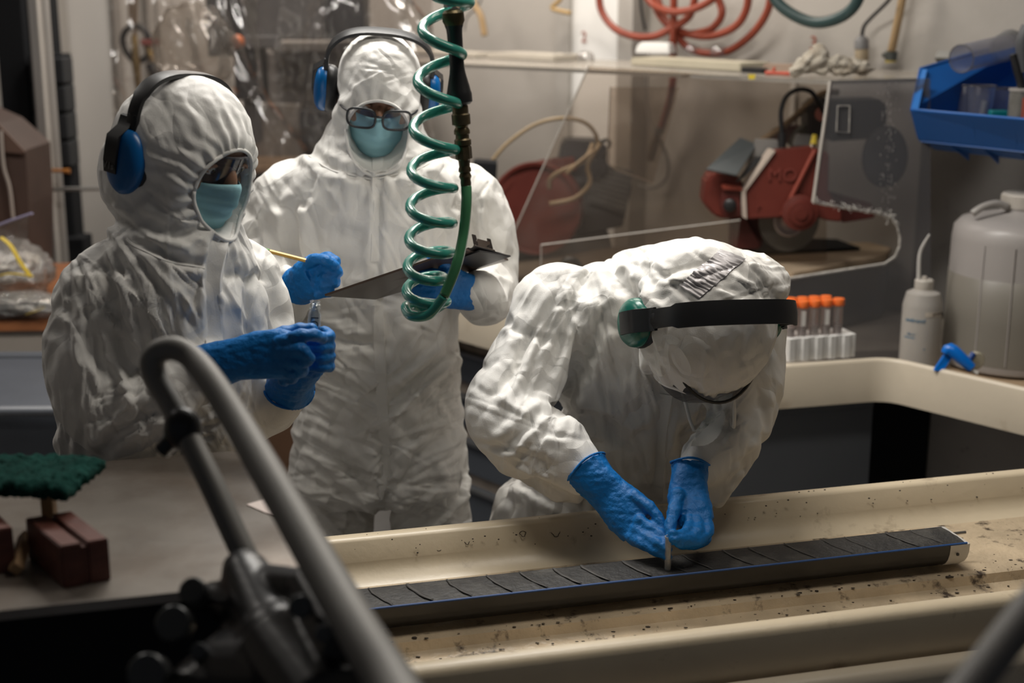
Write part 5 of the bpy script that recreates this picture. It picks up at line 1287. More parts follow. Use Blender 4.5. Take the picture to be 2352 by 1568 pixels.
# ================================================================= THINGS ON THE ACRYLIC SHELF
def onshelf(px, py): return PZ(px, py, YS+.0005)
def shelf_box(name, p0, p1, depth, h, m, label, cat, bev=.004, group=None):
    a, b = onshelf(*p0), onshelf(*p1); d = b-a; n = Vector((-d.y, d.x, 0)).normalized()
    if n.y < 0: n = -n
    g = G(); g.prism([a, b, b+n*depth, a+n*depth], (0, 0, h)); bm = g.fixed(); bmesh.ops.recalc_face_normals(bm, faces=bm.faces)
    if bev: bmesh.ops.bevel(bm, geom=bm.edges[:], offset=bev, segments=2, affect='EDGES')
    return tag(O(name, bm, m, None, smooth=40), label, cat, group)
m_pal = mat('pale_tray', (.44, .40, .34), .6, var=.08)
m_foam = mat('white_foam', (.70, .69, .67), .85, bump=.2, bscale=200)
shelf_box('core_tray', (1118,134), (1272,142), .16, .020, m_pal, 'pale low tray lying on the acrylic shelf left of the glass domes', 'tray')
shelf_box('sample_board', (1165,112), (1262,115), .10, .020, m_pal, 'pale board at the back of the acrylic shelf, behind the low tray', 'board')
shelf_box('grey_board', (905,122), (1090,133), .12, .015, m_pal, 'grey slat on the left part of the acrylic shelf, right of the standing person', 'slat')
shelf_box('core_tray', (1447,150), (1700,165), .14, .024, mat('pale_tray2', (.42, .38, .29), .6, var=.08), 'pale yellowish tray on the acrylic shelf under the white foam block', 'tray')
a, b = onshelf(1458, 140), onshelf(1538, 142)
d = (b-a); n = Vector((-d.y, d.x, 0)).normalized(); z0 = Vector((0, 0, .0245))
L1 = d.length; e1 = d/L1; g = G(); g.loft([[a+z0, b+z0, b+n*.06+z0, a+n*.06+z0], [a+e1*.004+z0+Vector((0, 0, .022)), b-e1*.004+z0+Vector((0, 0, .022)), b-e1*.004+n*.056+z0+Vector((0, 0, .022)), a+e1*.004+n*.056+z0+Vector((0, 0, .022))], [a+e1*.016+n*.01+z0+Vector((0, 0, .036)), b-e1*.010+n*.01+z0+Vector((0, 0, .036)), b-e1*.010+n*.05+z0+Vector((0, 0, .036)), a+e1*.016+n*.05+z0+Vector((0, 0, .036))]])
bm = g.fixed(); bmesh.ops.bevel(bm, geom=bm.edges[:], offset=.003, segments=2, affect='EDGES')
tag(O('foam_block', bm, m_foam, None, smooth=40), 'white foam block with sloped sides on the yellowish tray', 'foam block')
shelf_box('paper_stack', (1544,122), (1650,128), .08, .022, m_pal, 'pale flat pad on the acrylic shelf behind the right glass domes', 'pad')
m_dome = clear('dome_glass', (.88, .87, .86), .10, .8, .05, (.7, .7, .7))
def dome(px, py, r, label, base=0.0):
    c = onshelf(px, py)+Vector((0, .010, base)); g = G()
    g.lathe([(r, 0), (r*1.0, r*.3), (r*.94, r*.62), (r*.78, r*.88), (r*.5, r*1.06), (r*.2, r*1.13), (.0005, r*1.14)], 28, Matrix.Translation(c), cap=False)
    e = tag(O('glass_dome', g.geo(), m_dome, None, smooth=180), label, 'glass dome'); return e
dome(1345, 141, .030, 'largest clear glass dome on the shelf, next to the white wall panel')
dome(1275, 138, .020, 'small clear glass dome at the left end of the left dome row on the shelf')
dome(1303, 139, .022, 'small clear glass dome in the middle of the left dome row on the shelf')
dome(1590, 140, .028, 'clear glass dome on the yellowish tray, left one of the right pair', .025)
dome(1652, 143, .030, 'clear glass dome on the yellowish tray, right one of the right pair', .025)
shelf_box('dark_box', (1701,166), (1752,169), .05, .014, m_black, 'small dark flat box at the shelf edge left of the red tool', 'box', .002)
shelf_box('cardboard_box', (1752,168), (1818,170), .05, .026, mat('card', (.33, .24, .18), .7), 'small brown cardboard box on the shelf behind the red tool', 'box', .002)
rt = empty('red_tool', onshelf(1790, 172), 0, 'small red plastic tool lying at the shelf edge beside the rag', 'tool')
a = onshelf(1758, 172)+Vector((0, -.004, .006)); b = onshelf(1815, 174)+Vector((0, -.004, .006))
O('handle', G().tube([a, lerp(a, b, .5), b], [.006, .005, .006], n=10).geo(), mat('red_plastic', (.42, .06, .03), .4), rt, smooth=60); O('lever', G().tube([lerp(a, b, .3)+Vector((0, 0, .004)), lerp(a, b, .3)+Vector((.004, 0, .016))], .004, n=8).geo(), MATS['red_plastic'], rt, smooth=60)
y0 = onshelf(1727, 177); q = [P(1718, 171, y0.y-.004), P(1736, 171, y0.y-.004), P(1733, 182, y0.y-.006), P(1720, 182, y0.y-.006)]
tag(O('yellow_tape', G().prism(q, (0, .001, 0)).geo(), mat('yellow_tape', (.62, .47, .03), .5)), 'small yellow tape tab folded over the shelf edge', 'tape')
# crumpled rag
g = G(); c0_ = onshelf(1812, 172); c1_ = onshelf(2005, 176)
for i, (px, py, rx, rz) in enumerate([(1835,158,.030,.016),(1862,140,.034,.030),(1885,133,.024,.034),(1885,158,.030,.022),(1925,145,.045,.024),(1960,150,.045,.022),(1985,160,.032,.016),(1940,165,.04,.012)]):
    d = ray(px, py); k = 3.92/d.y; p = CAM+d*k; g.ball(p, (rx, .035, rz*.82), sub=3)
me = remesh(g, .0045, 2); co = coords(me); nr = normals(me)
dd = np.array([.013*(abs(noise.noise(Vector(p)*28))*2-.5)+.006*(abs(noise.noise(Vector(p)*75))-.3) for p in co]); setco(me, co+nr*dd[:, None])
rg = tag(O('rag', me, mat('dirty_rag', (.40, .36, .30), .9, bump=.5, bscale=80, dirt=(.20, .15, .10), dscale=18, dlo=.48, dhi=.75), None, smooth=180), 'crumpled dirty off-white rag on the acrylic shelf above the right saw', 'rag')
rg.location.z += (YS+.001)-(rg.location.z)

# ================================================================= HOSES AND CABLES ON THE RIGHT WALL
def wallpath(name, pts, r, m, label=None, cat=None, n=12, sm=6, parent=None, fl=1):
    q = [onwall(x, y, o_) for x, y, o_ in pts]; o = O(name, G().tube(q, r, n=n, sm=sm, flat=fl).geo(), m, parent, smooth=180)
    return tag(o, label, cat) if label else o
m_rhose = mat('red_hose', (.23, .040, .018), .42, var=.12, vscale=12)
rh = wallpath('red_air_hose', [(1545,-60,.14),(1548,0,.14),(1546,100,.12),(1546,180,.10),(1538,230,.09),(1525,275,.08),(1518,296,.08)], .0125, m_rhose, 'long red air hose coiled on the right wall with its end hanging below the shelf', 'hose')
for pp_ in ([(1375,-40,.16),(1380,20,.16),(1408,62,.16),(1450,82,.16),(1500,84,.15),(1540,66,.13),(1585,35,.12),(1600,-30,.12)],
            [(1478,-20,.12),(1500,10,.12),(1540,26,.16),(1590,22,.16),(1640,-5,.15),(1650,-40,.15)],
            [(1490,-40,.10),(1510,25,.10),(1540,60,.10),(1590,80,.10),(1640,82,.12),(1690,60,.13),(1715,20,.13),(1722,-40,.13)],
            [(1636,-30,.10),(1658,20,.10),(1650,50,.10),(1620,72,.10),(1560,76,.09),(1525,40,.09),(1500,-40,.09)],
            [(1545,70,.09),(1570,100,.09),(1600,118,.09),(1650,122,.09),(1690,108,.10),(1735,70,.11),(1765,20,.12),(1772,-40,.12)]):
    wallpath('coil_turn', pp_, .0125, m_rhose, parent=rh)
q0, q1, q2_, q3_ = onwall(1518, 290, .08), onwall(1512, 305, .08), onwall(1502, 335, .08), onwall(1494, 368, .08)
O('hose_fitting', G().tube([q0, q1], .018, n=8).geo(), m_steeld, rh, smooth=40); O('hose_fitting', G().tube([q1, q2_, q3_], [.010, .015, .014], n=12).geo(), mat('old_brass_fit', (.20, .15, .09), .4, metal=.6), rh, smooth=40)
wallpath('dark_green_hose', [(1760,-60,.30),(1778,-5,.30),(1815,30,.30),(1870,52,.30),(1925,42,.30),(1965,10,.30),(1985,-50,.30)], .017, mat('dark_green_hose', (.018, .045, .045), .45, var=.2), 'thick dark green hose loop hanging above the acrylic shelf', 'hose')
ec = wallpath('black_cable', [(2066,-40,.11),(2042,0,.09),(2000,42,.06),(1984,62,.06),(1979,90,.06)], .0058, m_black, 'black power cable ending in a grey plug above the rag', 'cable')
pq = [onwall(1979, y, .06) for y in (82, 90, 93, 112, 114)]
O('plug', G().tube(pq, [.010, .020, .022, .022, .019], n=20).geo(), mat('grey_plug', (.17, .165, .165), .5), ec, smooth=40)
O('socket', G().tube([onwall(1979, 112, .06), onwall(1980, 140, .06)], [.020, .021], n=20).geo(), mat('tan_socket', (.33, .26, .17), .6), ec, smooth=40)
th_ = wallpath('tan_hose', [(2082,-60,.06),(2072,0,.06),(2060,60,.06),(2047,120,.06)], .0125, mat('tan_hose2', (.36, .24, .12), .45, var=.1), 'tan water hose running down to the shelf right of the grey plug', 'hose')
O('valve', G().tube([onwall(2048, 118, .06), onwall(2046, 138, .06)], .019, n=12).geo(), mat('valve_dark', (.07, .075, .07), .5), th_, smooth=40); O('valve_ring', G().tube([onwall(2046, 138, .06), onwall(2046, 143, .06)], .017, n=12).geo(), MATS['yellow_fitting'], th_, smooth=40)
O('valve_lever', G().tube([onwall(2046, 128, .07), onwall(2026, 126, .08)], .006, n=8).geo(), MATS['valve_dark'], th_, smooth=40)
wallpath('thin_black_cable', [(1470,-30,.12),(1473,20,.12),(1482,70,.11)], .005, m_black, 'thin black cable hanging behind the red hose coils', 'cable')
wallpath('thin_grey_cable', [(1486,170,.06),(1484,230,.06),(1495,290,.06),(1520,330,.06),(1534,370,.06),(1530,410,.06),(1500,432,.06),(1465,425,.06)], .005, mat('grey_cable', (.22, .21, .20), .5), 'thin grey cable looping below the shelf behind the red hose end', 'cable')
tc_ = wallpath('tan_tube', [(1083,-40,.20),(1088,5,.20),(1104,35,.20),(1110,62,.20),(1113,82,.20)], .012, mat('tan_hose2', (0, 0, 0)), 'short tan tube on the wall just right of the air line handle', 'tube')
wallpath('grey_wire', [(1112,-30,.12),(1100,10,.12),(1072,40,.12),(1066,70,.12)], .0045, mat('grey_cable', (0, 0, 0)), 'thin grey wire on the wall right of the air line handle', 'wire')
ty_ = wallpath('yellow_hose_end', [(1302,-30,.14),(1286,0,.14),(1268,18,.14),(1290,26,.14),(1310,30,.14)], .008, mat('yellow_hose', (.42, .28, .12), .45), 'bent yellowish hose end on the grey wall strip at the top', 'hose')
# red painted numbers
def wall_text(s, px, py, size, m, label):
    p = onwall(px, py, .034 if px < 1420 else .003); M_ = at(p, frame(wn, (.7071, -.7071, 0)))
    me = text_geo(s, size, .0006, M_); return tag(O('painted_number', me, m), label, 'number')
m_rp = mat('red_paint', (.35, .10, .06), .8)
wall_text('2', 1341, 86, .055, m_rp, 'small faded red number 2 on the white wall panel')
wall_text('3', 1868, 100, .060, m_rp, 'small red number 3 on the wall above the rag')
# ================================================================= RIGHT END OF THE BENCH
# foam rack with tubes
rk = empty('foam_rack', P(1885, 836, 3.44), 0, 'white fluted foam rack on the cream bench rim, holding the orange-capped tubes', 'rack')
fa, fb = P(1806, 838, 3.42), P(1962, 829, 3.47); fz0 = .956; e1 = Vector((fb.x-fa.x, fb.y-fa.y, 0)); Lr = e1.length; e1.normalize(); n1_ = Vector((-e1.y, e1.x, 0))
def RK(s, d, z): return Vector((fa.x, fa.y, fz0))+e1*s+n1_*d+Vector((0, 0, z))
prof = []; nfl = 5
for i in range(nfl):
    s0 = Lr*i/nfl; w_ = Lr/nfl
    prof += [(s0+.0005, 0), (s0+w_*.12, -.006), (s0+w_*.5, -.006), (s0+w_*.62, .0)]
loop = [RK(s, d, 0) for s, d in prof]+[RK(Lr, 0, 0), RK(Lr, .075, 0), RK(0, .075, 0)]
g = G(); g.prism(loop, (0, 0, .058)); O('block', g.geo(), m_foam, rk)
m_tubec = clear('tube_clear', (.86, .80, .78), .22, .22, .08, (.75, .70, .67)); m_cap_o = mat('orange_cap', (.80, .16, .03), .4)
k = 0
for row, (d0, n0) in enumerate(((.020, 5), (.056, 4))):
    for i in range(n0):
        s = .016+i*.0325+row*.016
        p = RK(s, d0, .045); zt = .135-.0+.0
        t_ = empty('capped_tube', p, 0); ord_ = ['first', 'second', 'third', 'fourth', 'fifth', 'sixth'][n0-1-i]
        tag(t_, 'clear orange-capped tube, %s from right, %s row of foam rack' % (ord_, 'front' if row == 0 else 'back'), 'tube', 'orange-capped tubes in the foam rack')
        g = G(); g.lathe([(.002, 0), (.0115, .012), (.0120, .018), (.0120, .088)], 20, Matrix.Translation(p), cap=False); O('barrel', g.geo(), m_tubec, t_, smooth=50)
        g = G(); g.lathe([(.0142, .086), (.0146, .088), (.0146, .101), (.0135, .103), (.001, .103)], 24, Matrix.Translation(p)); O('cap', g.geo(), m_cap_o, t_, smooth=40)
        if row == 0:
            g = G(); g.lathe([(.0108, .012), (.0112, .036)], 16, Matrix.Translation(p)); O('liquid', g.geo(), mat('tube_liquid', (.25, .22, .22), .3), t_, smooth=60)
            if i in (1, 3):
                w_ = Vector((0, -.0082, 0)); q = [p+Vector((x, -.0124, z)) for x, z in ((-.005, .040), (.005, .040), (.005, .078), (-.005, .078))]; O('label_strip', G().prism(q, (0, .0008, 0)).geo(), m_white, t_)
            for kz in range(6):
                q = [p+Vector((x, -.0122, .045+kz*.006+z)) for x, z in ((.001, 0), (.005, 0), (.005, .0009), (.001, .0009))]
                if i in (0, 2, 4) and kz < 6 and i != 1: O('graduation', G().prism(q, (0, .0005, 0)).geo(), mat('grad_print', (.30, .10, .06), .6), t_)
# wash bottle
wp = P(2106, 880, 3.56); wz = .884; WB = (wp.x, wp.y, wz); u_ = MP(P(2106, 760, 3.56))
wb = empty('wash_bottle', WB, 0, 'translucent wash bottle with bent spout, label strip and blue print, in front of the carboy', 'bottle')
m_pe = mat('cloudy_plastic', (.40, .375, .345), .35, trans=.0, sub=.2, var=.04); m_pel = mat('cloudy_plastic_low', (.36, .325, .285), .4, sub=.2)
zt = P(2106, 668, 3.56).z-wz; zn = P(2106, 641, 3.56).z-wz; zs_ = P(2106, 690, 3.56).z-wz
g = G(); g.lathe([(.044, 0), (.049, .004), (.050, .02), (.0495, zs_-.012), (.0475, zs_-.002), (.042, zt-.004), (.030, zt+.002), (.024, zt+.004), (.022, zt+.007)], 40, Matrix.Translation(WB)); O('body', g.geo(), m_pe, wb, smooth=40)
g = G(); g.lathe([(.0225, zt+.004), (.0235, zt+.006), (.0235, zn-.003), (.021, zn), (.006, zn), (.006, zn+.008), (.001, zn+.008)], 36, Matrix.Translation(WB)); O('cap', g.geo(), mat('white_cap', (.52, .48, .43), .45), wb, smooth=30)
O('spout', G().tube([P(2110, 645, 3.56), P(2111, 600, 3.56), P(2114, 578, 3.56), P(2122, 560, 3.555), P(2132, 543, 3.55), P(2135, 538, 3.55)], [.0055, .0048, .0044, .004, .0028, .0022], n=12, sm=5).geo(), mat('spout_clear', (.55, .53, .50), .25), wb, smooth=180)
def wrap_text(s, zc_, size, ang0, m, parent, rad=.0502, slant=0, depth=.0004):
    me = text_geo(s, size, depth)
    co = coords(me).astype(np.float64); x, y, z = co[:, 0]+slant*co[:, 1], co[:, 1], co[:, 2]
    a = ang0+x/rad; r = rad+z; co2 = np.stack([WB[0]+np.sin(a)*r, WB[1]-np.cos(a)*r, wz+zc_+y], 1); setco(me, co2)
    return O('printed_text', me, m, parent)
zl = P(2106, 713, 3.56).z-wz
def patch(name, a0_, a1_, z0, z1, m, parent, rad=.0503, n=10):
    v = []
    for i in range(n+1):
        a = a0_+(a1_-a0_)*i/n
        for z in (z0, z1): v.append((WB[0]+math.sin(a)*rad, WB[1]-math.cos(a)*rad, wz+z))
    f = [(2*i, 2*i+2, 2*i+3, 2*i+1) for i in range(n)]; return O(name, (v, f), m, parent)
patch('label_strip', -.12, 1.15, zl-.006, zl+.006, mat('label_white', (.56, .50, .42), .6), wb)
wrap_text('DI WATER', zl-.0, .0085, .68, mat('label_ink', (.04, .03, .03), .6), wb, .0506)
zb = P(2106, 728, 3.56).z-wz; m_bp = mat('blue_print', (.03, .16, .28), .6)
wrap_text('ewbrand', zb, .015, -.62, m_bp, wb, slant=.2); zb2 = P(2106, 760, 3.56).z-wz
wrap_text('500 ml', zb2, .008, -.78, m_bp, wb, slant=.2); patch('printed_line', -1.2, -.55, zb2-.010, zb2-.0075, m_bp, wb)
wrap_text('-', P(2106, 790, 3.56).z-wz, .02, -.05, m_bp, wb)
# carboy
jc = P(2318, 880, 3.60); JB = (jc.x, jc.y, .905); rj = .178
jg = empty('carboy', JB, 0, 'large cloudy plastic carboy half full, with white cap and blue tap', 'carboy')
zsh = P(2318, 520, 3.60).z-.905
g = G(); g.lathe([(rj*.9, 0), (rj*.98, .008), (rj, .025), (rj*.985, .13), (rj*.97, zsh-.03), (rj*.95, zsh), (rj*.86, zsh+.018), (rj*.55, zsh+.032), (.060, zsh+.040), (.056, zsh+.044), (.056, zsh+.056)], 64, Matrix.Translation(JB))
m_jug = mat('cloudy_jug', (.35, .325, .31), .38, var=.04, vscale=3); O('body', g.geo(), m_jug, jg, smooth=35)
zw = P(2200, 648, 3.45).z-.905
g = G(); g.lathe([(rj+.0005, .026), (rj*.985+.0008, .13), (rj*.978+.0008, zw-.002), (rj*.978-.002, zw)], 64, Matrix.Translation(JB)); O('water_fill', g.geo(), mat('jug_water', (.205, .188, .160), .38), jg, smooth=60)
g = G(); rc = .058; prof = [(rc, zsh+.070), (rc, zsh+.105), (rc-.004, zsh+.110), (.001, zsh+.110)]; g.lathe([(rc, zsh+.050), (rc, zsh+.082), (rc-.004, zsh+.086), (.001, zsh+.086)], 60, Matrix.Translation(JB))
for i in range(60):
    a = 2*math.pi*i/60; g.box((JB[0]+math.cos(a)*rc, JB[1]+math.sin(a)*rc, JB[2]+zsh+.066), (.003, .003, .028), rz=a)
O('cap', g.geo(), mat('white_cap', (0, 0, 0)), jg, smooth=30)
for sx in (-1, 1):
    c = Vector(JB)+Vector((sx*.075-.01, -.03, zsh+.045)); g = G()
    g.tube([c+Vector((-.03*sx, 0, .010)), c+Vector((0, -.006, .020)), c+Vector((.035*sx, -.01, .012)), c+Vector((.06*sx, -.01, -.006))], [.010, .009, .009, .010], n=12, sm=4); O('grip', g.geo(), mat('clear_grip', (.34, .32, .30), .2), jg, smooth=180)
# moulded ridge lines
for ang in (-.86, -.42):
    a = ang; O('moulded_ridge', G().tube([Vector((JB[0]+math.sin(a)*rj*k, JB[1]-math.cos(a)*rj*k, JB[2]+z)) for k, z in ((1.0, .03), (.99, .15), (.975, zsh-.03))], .0022, n=6).geo(), m_jug, jg, smooth=60)
# blue tap
m_tap = mat('blue_tap', (.0, .15, .60), .28)
t0 = P(2185, 800, 3.37); t1 = P(2238, 848, 3.35)
O('tap_body', G().tube([P(2172, 812, 3.37), P(2182, 802, 3.37), P(2205, 820, 3.36), P(2232, 845, 3.35)], [.012, .016, .0155, .012], n=18, sm=3).geo(), m_tap, jg, smooth=60)
O('tap_lever', G().prism([P(2172, 812, 3.37), P(2186, 822, 3.37), P(2166, 852, 3.36), P(2146, 851, 3.36)], (0, .010, 0)).geo(), m_tap, jg)
O('tap_stem', G().tube([P(2186, 803, 3.37), P(2194, 797, 3.37)], .007, n=12).geo(), m_tap, jg, smooth=40)
O('tap_ring', G().tube([P(2218, 838, 3.355), P(2236, 812, 3.37)], .0075, n=16).geo(), mat('navy', (.01, .05, .22), .4), jg, smooth=40)
g = G(); c = P(2236, 826, 3.385); g.lathe([(.020, 0), (.022, .004), (.022, .014), (.018, .018), (.001, .018)], 24, at(c, frame((.25, -1, .1)))); O('tap_nut', g.geo(), mat('cream_nut', (.46, .42, .32), .5), jg, smooth=30)
O('spigot', G().tube([P(2228, 846, 3.35), P(2246, 858, 3.34)], [.006, .0045], n=12).geo(), mat('spout_clear', (0, 0, 0)), jg, smooth=50)
bd = PZ(2190, 868, .903); bq = [PZ(2148, 850, .903), PZ(2352, 905, .903), PZ(2560, 800, .903), PZ(2360, 760, .903)]
g = G(); g.prism([p-Vector((0, 0, .02)) for p in bq], (0, 0, .02)); bm = g.fixed(); bmesh.ops.bevel(bm, geom=bm.edges[:], offset=.006, segments=3, affect='EDGES')
tag(O('wood_plank', bm, mat('light_plank', (.42, .30, .19), .6, var=.1), None), 'pale wooden board on the bench under the carboy', 'board')
# blue bin
bn = empty('blue_bin', P(2300, 330, 3.75), 0, 'open-front blue plastic storage bin at the upper right, full of clear containers', 'bin')
m_bin = mat('blue_bin', (.004, .085, .32), .42, var=.05, vscale=3); m_bind = m_bin
fl, fr = P(2093, 252, 3.66), P(2440, 282, 3.36)                # front lip ends
fbl, fbr = P(2110, 318, 3.70), P(2440, 352, 3.42)              # bottom of the front lip
sl_t = P(2114, 158, 3.76); bl_t = P(2405, 74, 3.93); bl_b = P(2360, 300, 3.90); br_t = bl_t+(fr-fl)*.98; br_b = bl_b+(fr-fl)*.98
ubl, ubr = P(2150, 342, 3.76), P(2440, 375, 3.50)
def plate(name, q, th, m=m_bin, parent=bn):
    n = (q[1]-q[0]).cross(q[2]-q[0]).normalized(); return O(name, G().prism(q, n*th).geo(), m, parent)
plate('front_lip', [fl, fbl, fbr, fr], .004); plate('side_wall', [fl, sl_t, bl_t, bl_b, ubl, fbl], .004); plate('side_wall', [fr, sl_t+(fr-fl), br_t, br_b, ubr, fbr], .004)
plate('back_wall', [bl_t, br_t, br_b, bl_b], .004); plate('bin_floor', [fbl+Vector((0,0,-.005)), ubl, bl_b, br_b, ubr, fbr+Vector((0,0,-.005))], .004)
O('rim_bead', G().tube([fr, fl, sl_t, bl_t], .0042, n=8).geo(), m_bin, bn, smooth=60)
O('rim_bead', G().tube([fbl, fbr], .0035, n=8).geo(), m_bin, bn, smooth=60)
inw = (fr-fl).normalized(); q = [fl+Vector((0, 0, .004)), sl_t, sl_t+inw*.020, fl+inw*.020+Vector((0, 0, .004))]; plate('side_flange', q, .003, mat('blue_bin_edge', (.010, .13, .42), .4))
for t_ in (.42, .70):
    a, b = lerp(fl, fr, t_), lerp(fbl, fbr, t_); O('lip_rib', G().tube([a+Vector((0, -.002, 0)), b+Vector((0, -.002, 0))], .0025, n=6).geo(), m_bin, bn)
for t_ in (.22, .46, .72):
    a = lerp(fbl, fbr, t_); b = lerp(ubl, ubr, t_+.06); plate('floor_rib', [a+Vector((0, 0, -.004)), b+Vector((0, 0, -.004)), b+Vector((0, 0, -.020)), a+Vector((0, 0, -.006))], .003)
# rail that carries the bin
ra_, rb_ = onwall(2150, 200, .05), onwall(2500, 200, .05)
rl_ = tag(O('wall_rail', G().tube([Vector((ra_.x, ra_.y, 1.66)), Vector((rb_.x, rb_.y, 1.66))], .02, n=4).geo(), m_steeld), 'grey rail on the right wall hidden behind the blue bin', 'rail')
O('bin_hook', G().tube([bl_t+Vector((.03, -.02, -.02)), Vector((bl_t.x+.01, 5.45-bl_t.x, 1.66))], .006, n=6).geo(), m_bin, bn)
# contents
m_cup = clear('clear_cup', (.84, .85, .90), .09, .20, .06, (.55, .55, .6))
def cyl(name, a, b, r0, r1, m, label, cat, th=.002, n=32, ring=True):
    a, b = Vector(a), Vector(b); ax_ = (b-a); L_ = ax_.length; g = G(); g.lathe([(r0, 0), (r1, L_), (r1-th, L_), (r0-th, 0)], n, at(a, frame(ax_)), cap=False)
    e = empty(name, a, 0, label, cat); O('wall', g.geo(), m, e, smooth=60)
    if ring:
        for c, r in ((a, r0), (b, r1)):
            F3 = frame(ax_).to_3x3(); O('rim', G().tube([c+F3 @ Vector((math.cos(t)*r, math.sin(t)*r, 0)) for t in [2*math.pi*k/32 for k in range(33)]], .0016, n=6).geo(), mat('rim_grey', (.10, .095, .10), .3), e, smooth=60)
    return e
cyl('clear_cylinder', P(2208, 135, 3.66), P(2318, 108, 3.80), .035, .035, m_cup, 'clear open plastic cylinder lying across the top of the blue bin', 'cylinder')
g = G(); c = P(2306, 110, 3.80); 
e_ = empty('round_container', c, 0, 'cloudy round container end leaning at the top right of the blue bin', 'container'); g.lathe([(.036, 0), (.038, .004), (.038, .05), (.026, .055), (.001, .055)], 32, at(c+Vector((0, 0, 0)), frame((.6, .8, .2)))); O('body', g.geo(), mat('cloudy_grey', (.17, .17, .17), .4), e_, smooth=40)
g = G(); g.lathe([(.036, -.002), (.030, -.002), (.030, .002), (.036, .002)], 32, at(c, frame((.6, .8, .2)))); O('lid_ring', g.geo(), mat('cloudy_grey2', (.22, .22, .22), .4), e_, smooth=40)
for i, (px, py0, py1, Y, r0, r1, lb) in enumerate(((2215,262,188,3.78,.022,.026,'leftmost clear cup standing in the blue bin'), (2250,266,190,3.72,.030,.036,'wide clear cup standing in the middle of the blue bin'), (2300,266,196,3.78,.030,.034,'clear cup over the green lid in the blue bin'))):
    a = P(px, py0+8, Y); cyl('clear_cup', a, a+Vector((0, 0, (py0-py1)*MP(a))), r0, r1, m_cup, lb, 'cup')
a = P(2255, 272, 3.70); tag(O('white_strip', G().tube([a, a+Vector((.006, 0, .045))], .009, n=4).geo(), mat('dull_white', (.30, .29, .27), .6)), 'dull white strip standing in the wide cup in the blue bin', 'strip')
a = P(2292, 275, 3.62); tag(O('green_lid', G().box(a+Vector((0, 0, .012)), (.045, .03, .024), b=.004).geo(), mat('green_lid', (.0, .13, .14), .4)), 'small teal green lid at the bottom of the blue bin', 'lid')
jr = empty('glass_jar', P(2345, 280, 3.52), 0, 'dusty glass jar with a red-bordered label at the right of the blue bin', 'jar')
a = P(2346, 282, 3.50); zj = P(2346, 205, 3.50).z-a.z
g = G(); g.lathe([(.030, 0), (.034, .004), (.034, zj-.012), (.033, zj-.004), (.034, zj), (.030, zj)], 32, Matrix.Translation(a)); O('body', g.geo(), mat('dusty_glass', (.12, .115, .105), .25, var=.3, vscale=20), jr, smooth=40)
g = G(); g.lathe([(.0345, zj-.005), (.036, zj-.003), (.036, zj+.002), (.030, zj+.003)], 32, Matrix.Translation(a)); O('rim', g.geo(), mat('clear_grip', (0, 0, 0)), jr, smooth=40)
for nm, x0, z0, z1, rr_, m in (('label', -.014, .006, zj-.018, .0348, mat('label_red', (.30, .06, .035), .6)), ('label_centre', -.006, .010, zj-.024, .0352, mat('label_pink', (.42, .36, .33), .7))):
    v = []
    for k in range(9):
        an_ = x0/.0345+(1.25-(x0+.014)/.03*.2)*k/8
        for z in (z0, z1): v.append((a.x+math.sin(an_)*rr_, a.y-math.cos(an_)*rr_, a.z+z))
    O(nm, (v, [(2*k, 2*k+2, 2*k+3, 2*k+1) for k in range(8)]), m, jr)
bk = empty('black_tool', P(2345, 200, 3.5), 0, 'black handled tool standing in the dusty jar at the right edge', 'tool')
O('handle', G().tube([a+Vector((-.006, 0, .02)), a+Vector((-.006, 0, zj)), P(2337, 160, 3.5), P(2326, 125, 3.5)], [.010, .010, .011, .008], n=14, sm=4).geo(), m_black, bk, smooth=60)
O('grip', G().tube([P(2352, 165, 3.5), P(2350, 100, 3.5), P(2362, 60, 3.5)], [.014, .018, .016], n=14, sm=4).geo(), mat('dark_grey_grip', (.06, .062, .068), .5), bk, smooth=60)

# ================================================================= LEFT BACKGROUND
bt = empty('wood_table', PZ(40, 700, .95), 0, 'wood-topped work table with cream apron at the far left', 'table')
WT = .95; m_apr = mat('cream_apron', (.36, .32, .28), .6, var=.05)
p_fl, p_fr = Vector((-1.9, 3.82, WT)), Vector((-1.06, 3.86, WT)); 
g = G(); g.prism([Vector((-2.2, 3.84, WT-.028)), Vector((-1.07, 3.90, WT-.028)), Vector((-1.20, 4.75, WT-.028)), Vector((-2.2, 4.75, WT-.028))], (0, 0, .028)); O('tabletop', g.geo(), m_wood, bt)
g = G(); g.prism([Vector((-2.2, 3.85, WT-.175)), Vector((-1.075, 3.91, WT-.175)), Vector((-1.075, 3.94, WT-.175)), Vector((-2.2, 3.88, WT-.175))], (0, 0, .145)); O('apron', g.geo(), m_apr, bt)
for x, y in ((-2.1, 3.95), (-1.14, 3.98), (-1.25, 4.65), (-2.1, 4.65)): O('leg', G().box((x, y, .39), (.05, .05, .775)).geo(), m_blackm, bt)
tag(O('dark_cabinet', G().box((-1.7, 4.4, .40), (.9, .5, .76), b=.01).geo(), m_blackm), 'black cabinet in the shade below the wood-topped table', 'cabinet')
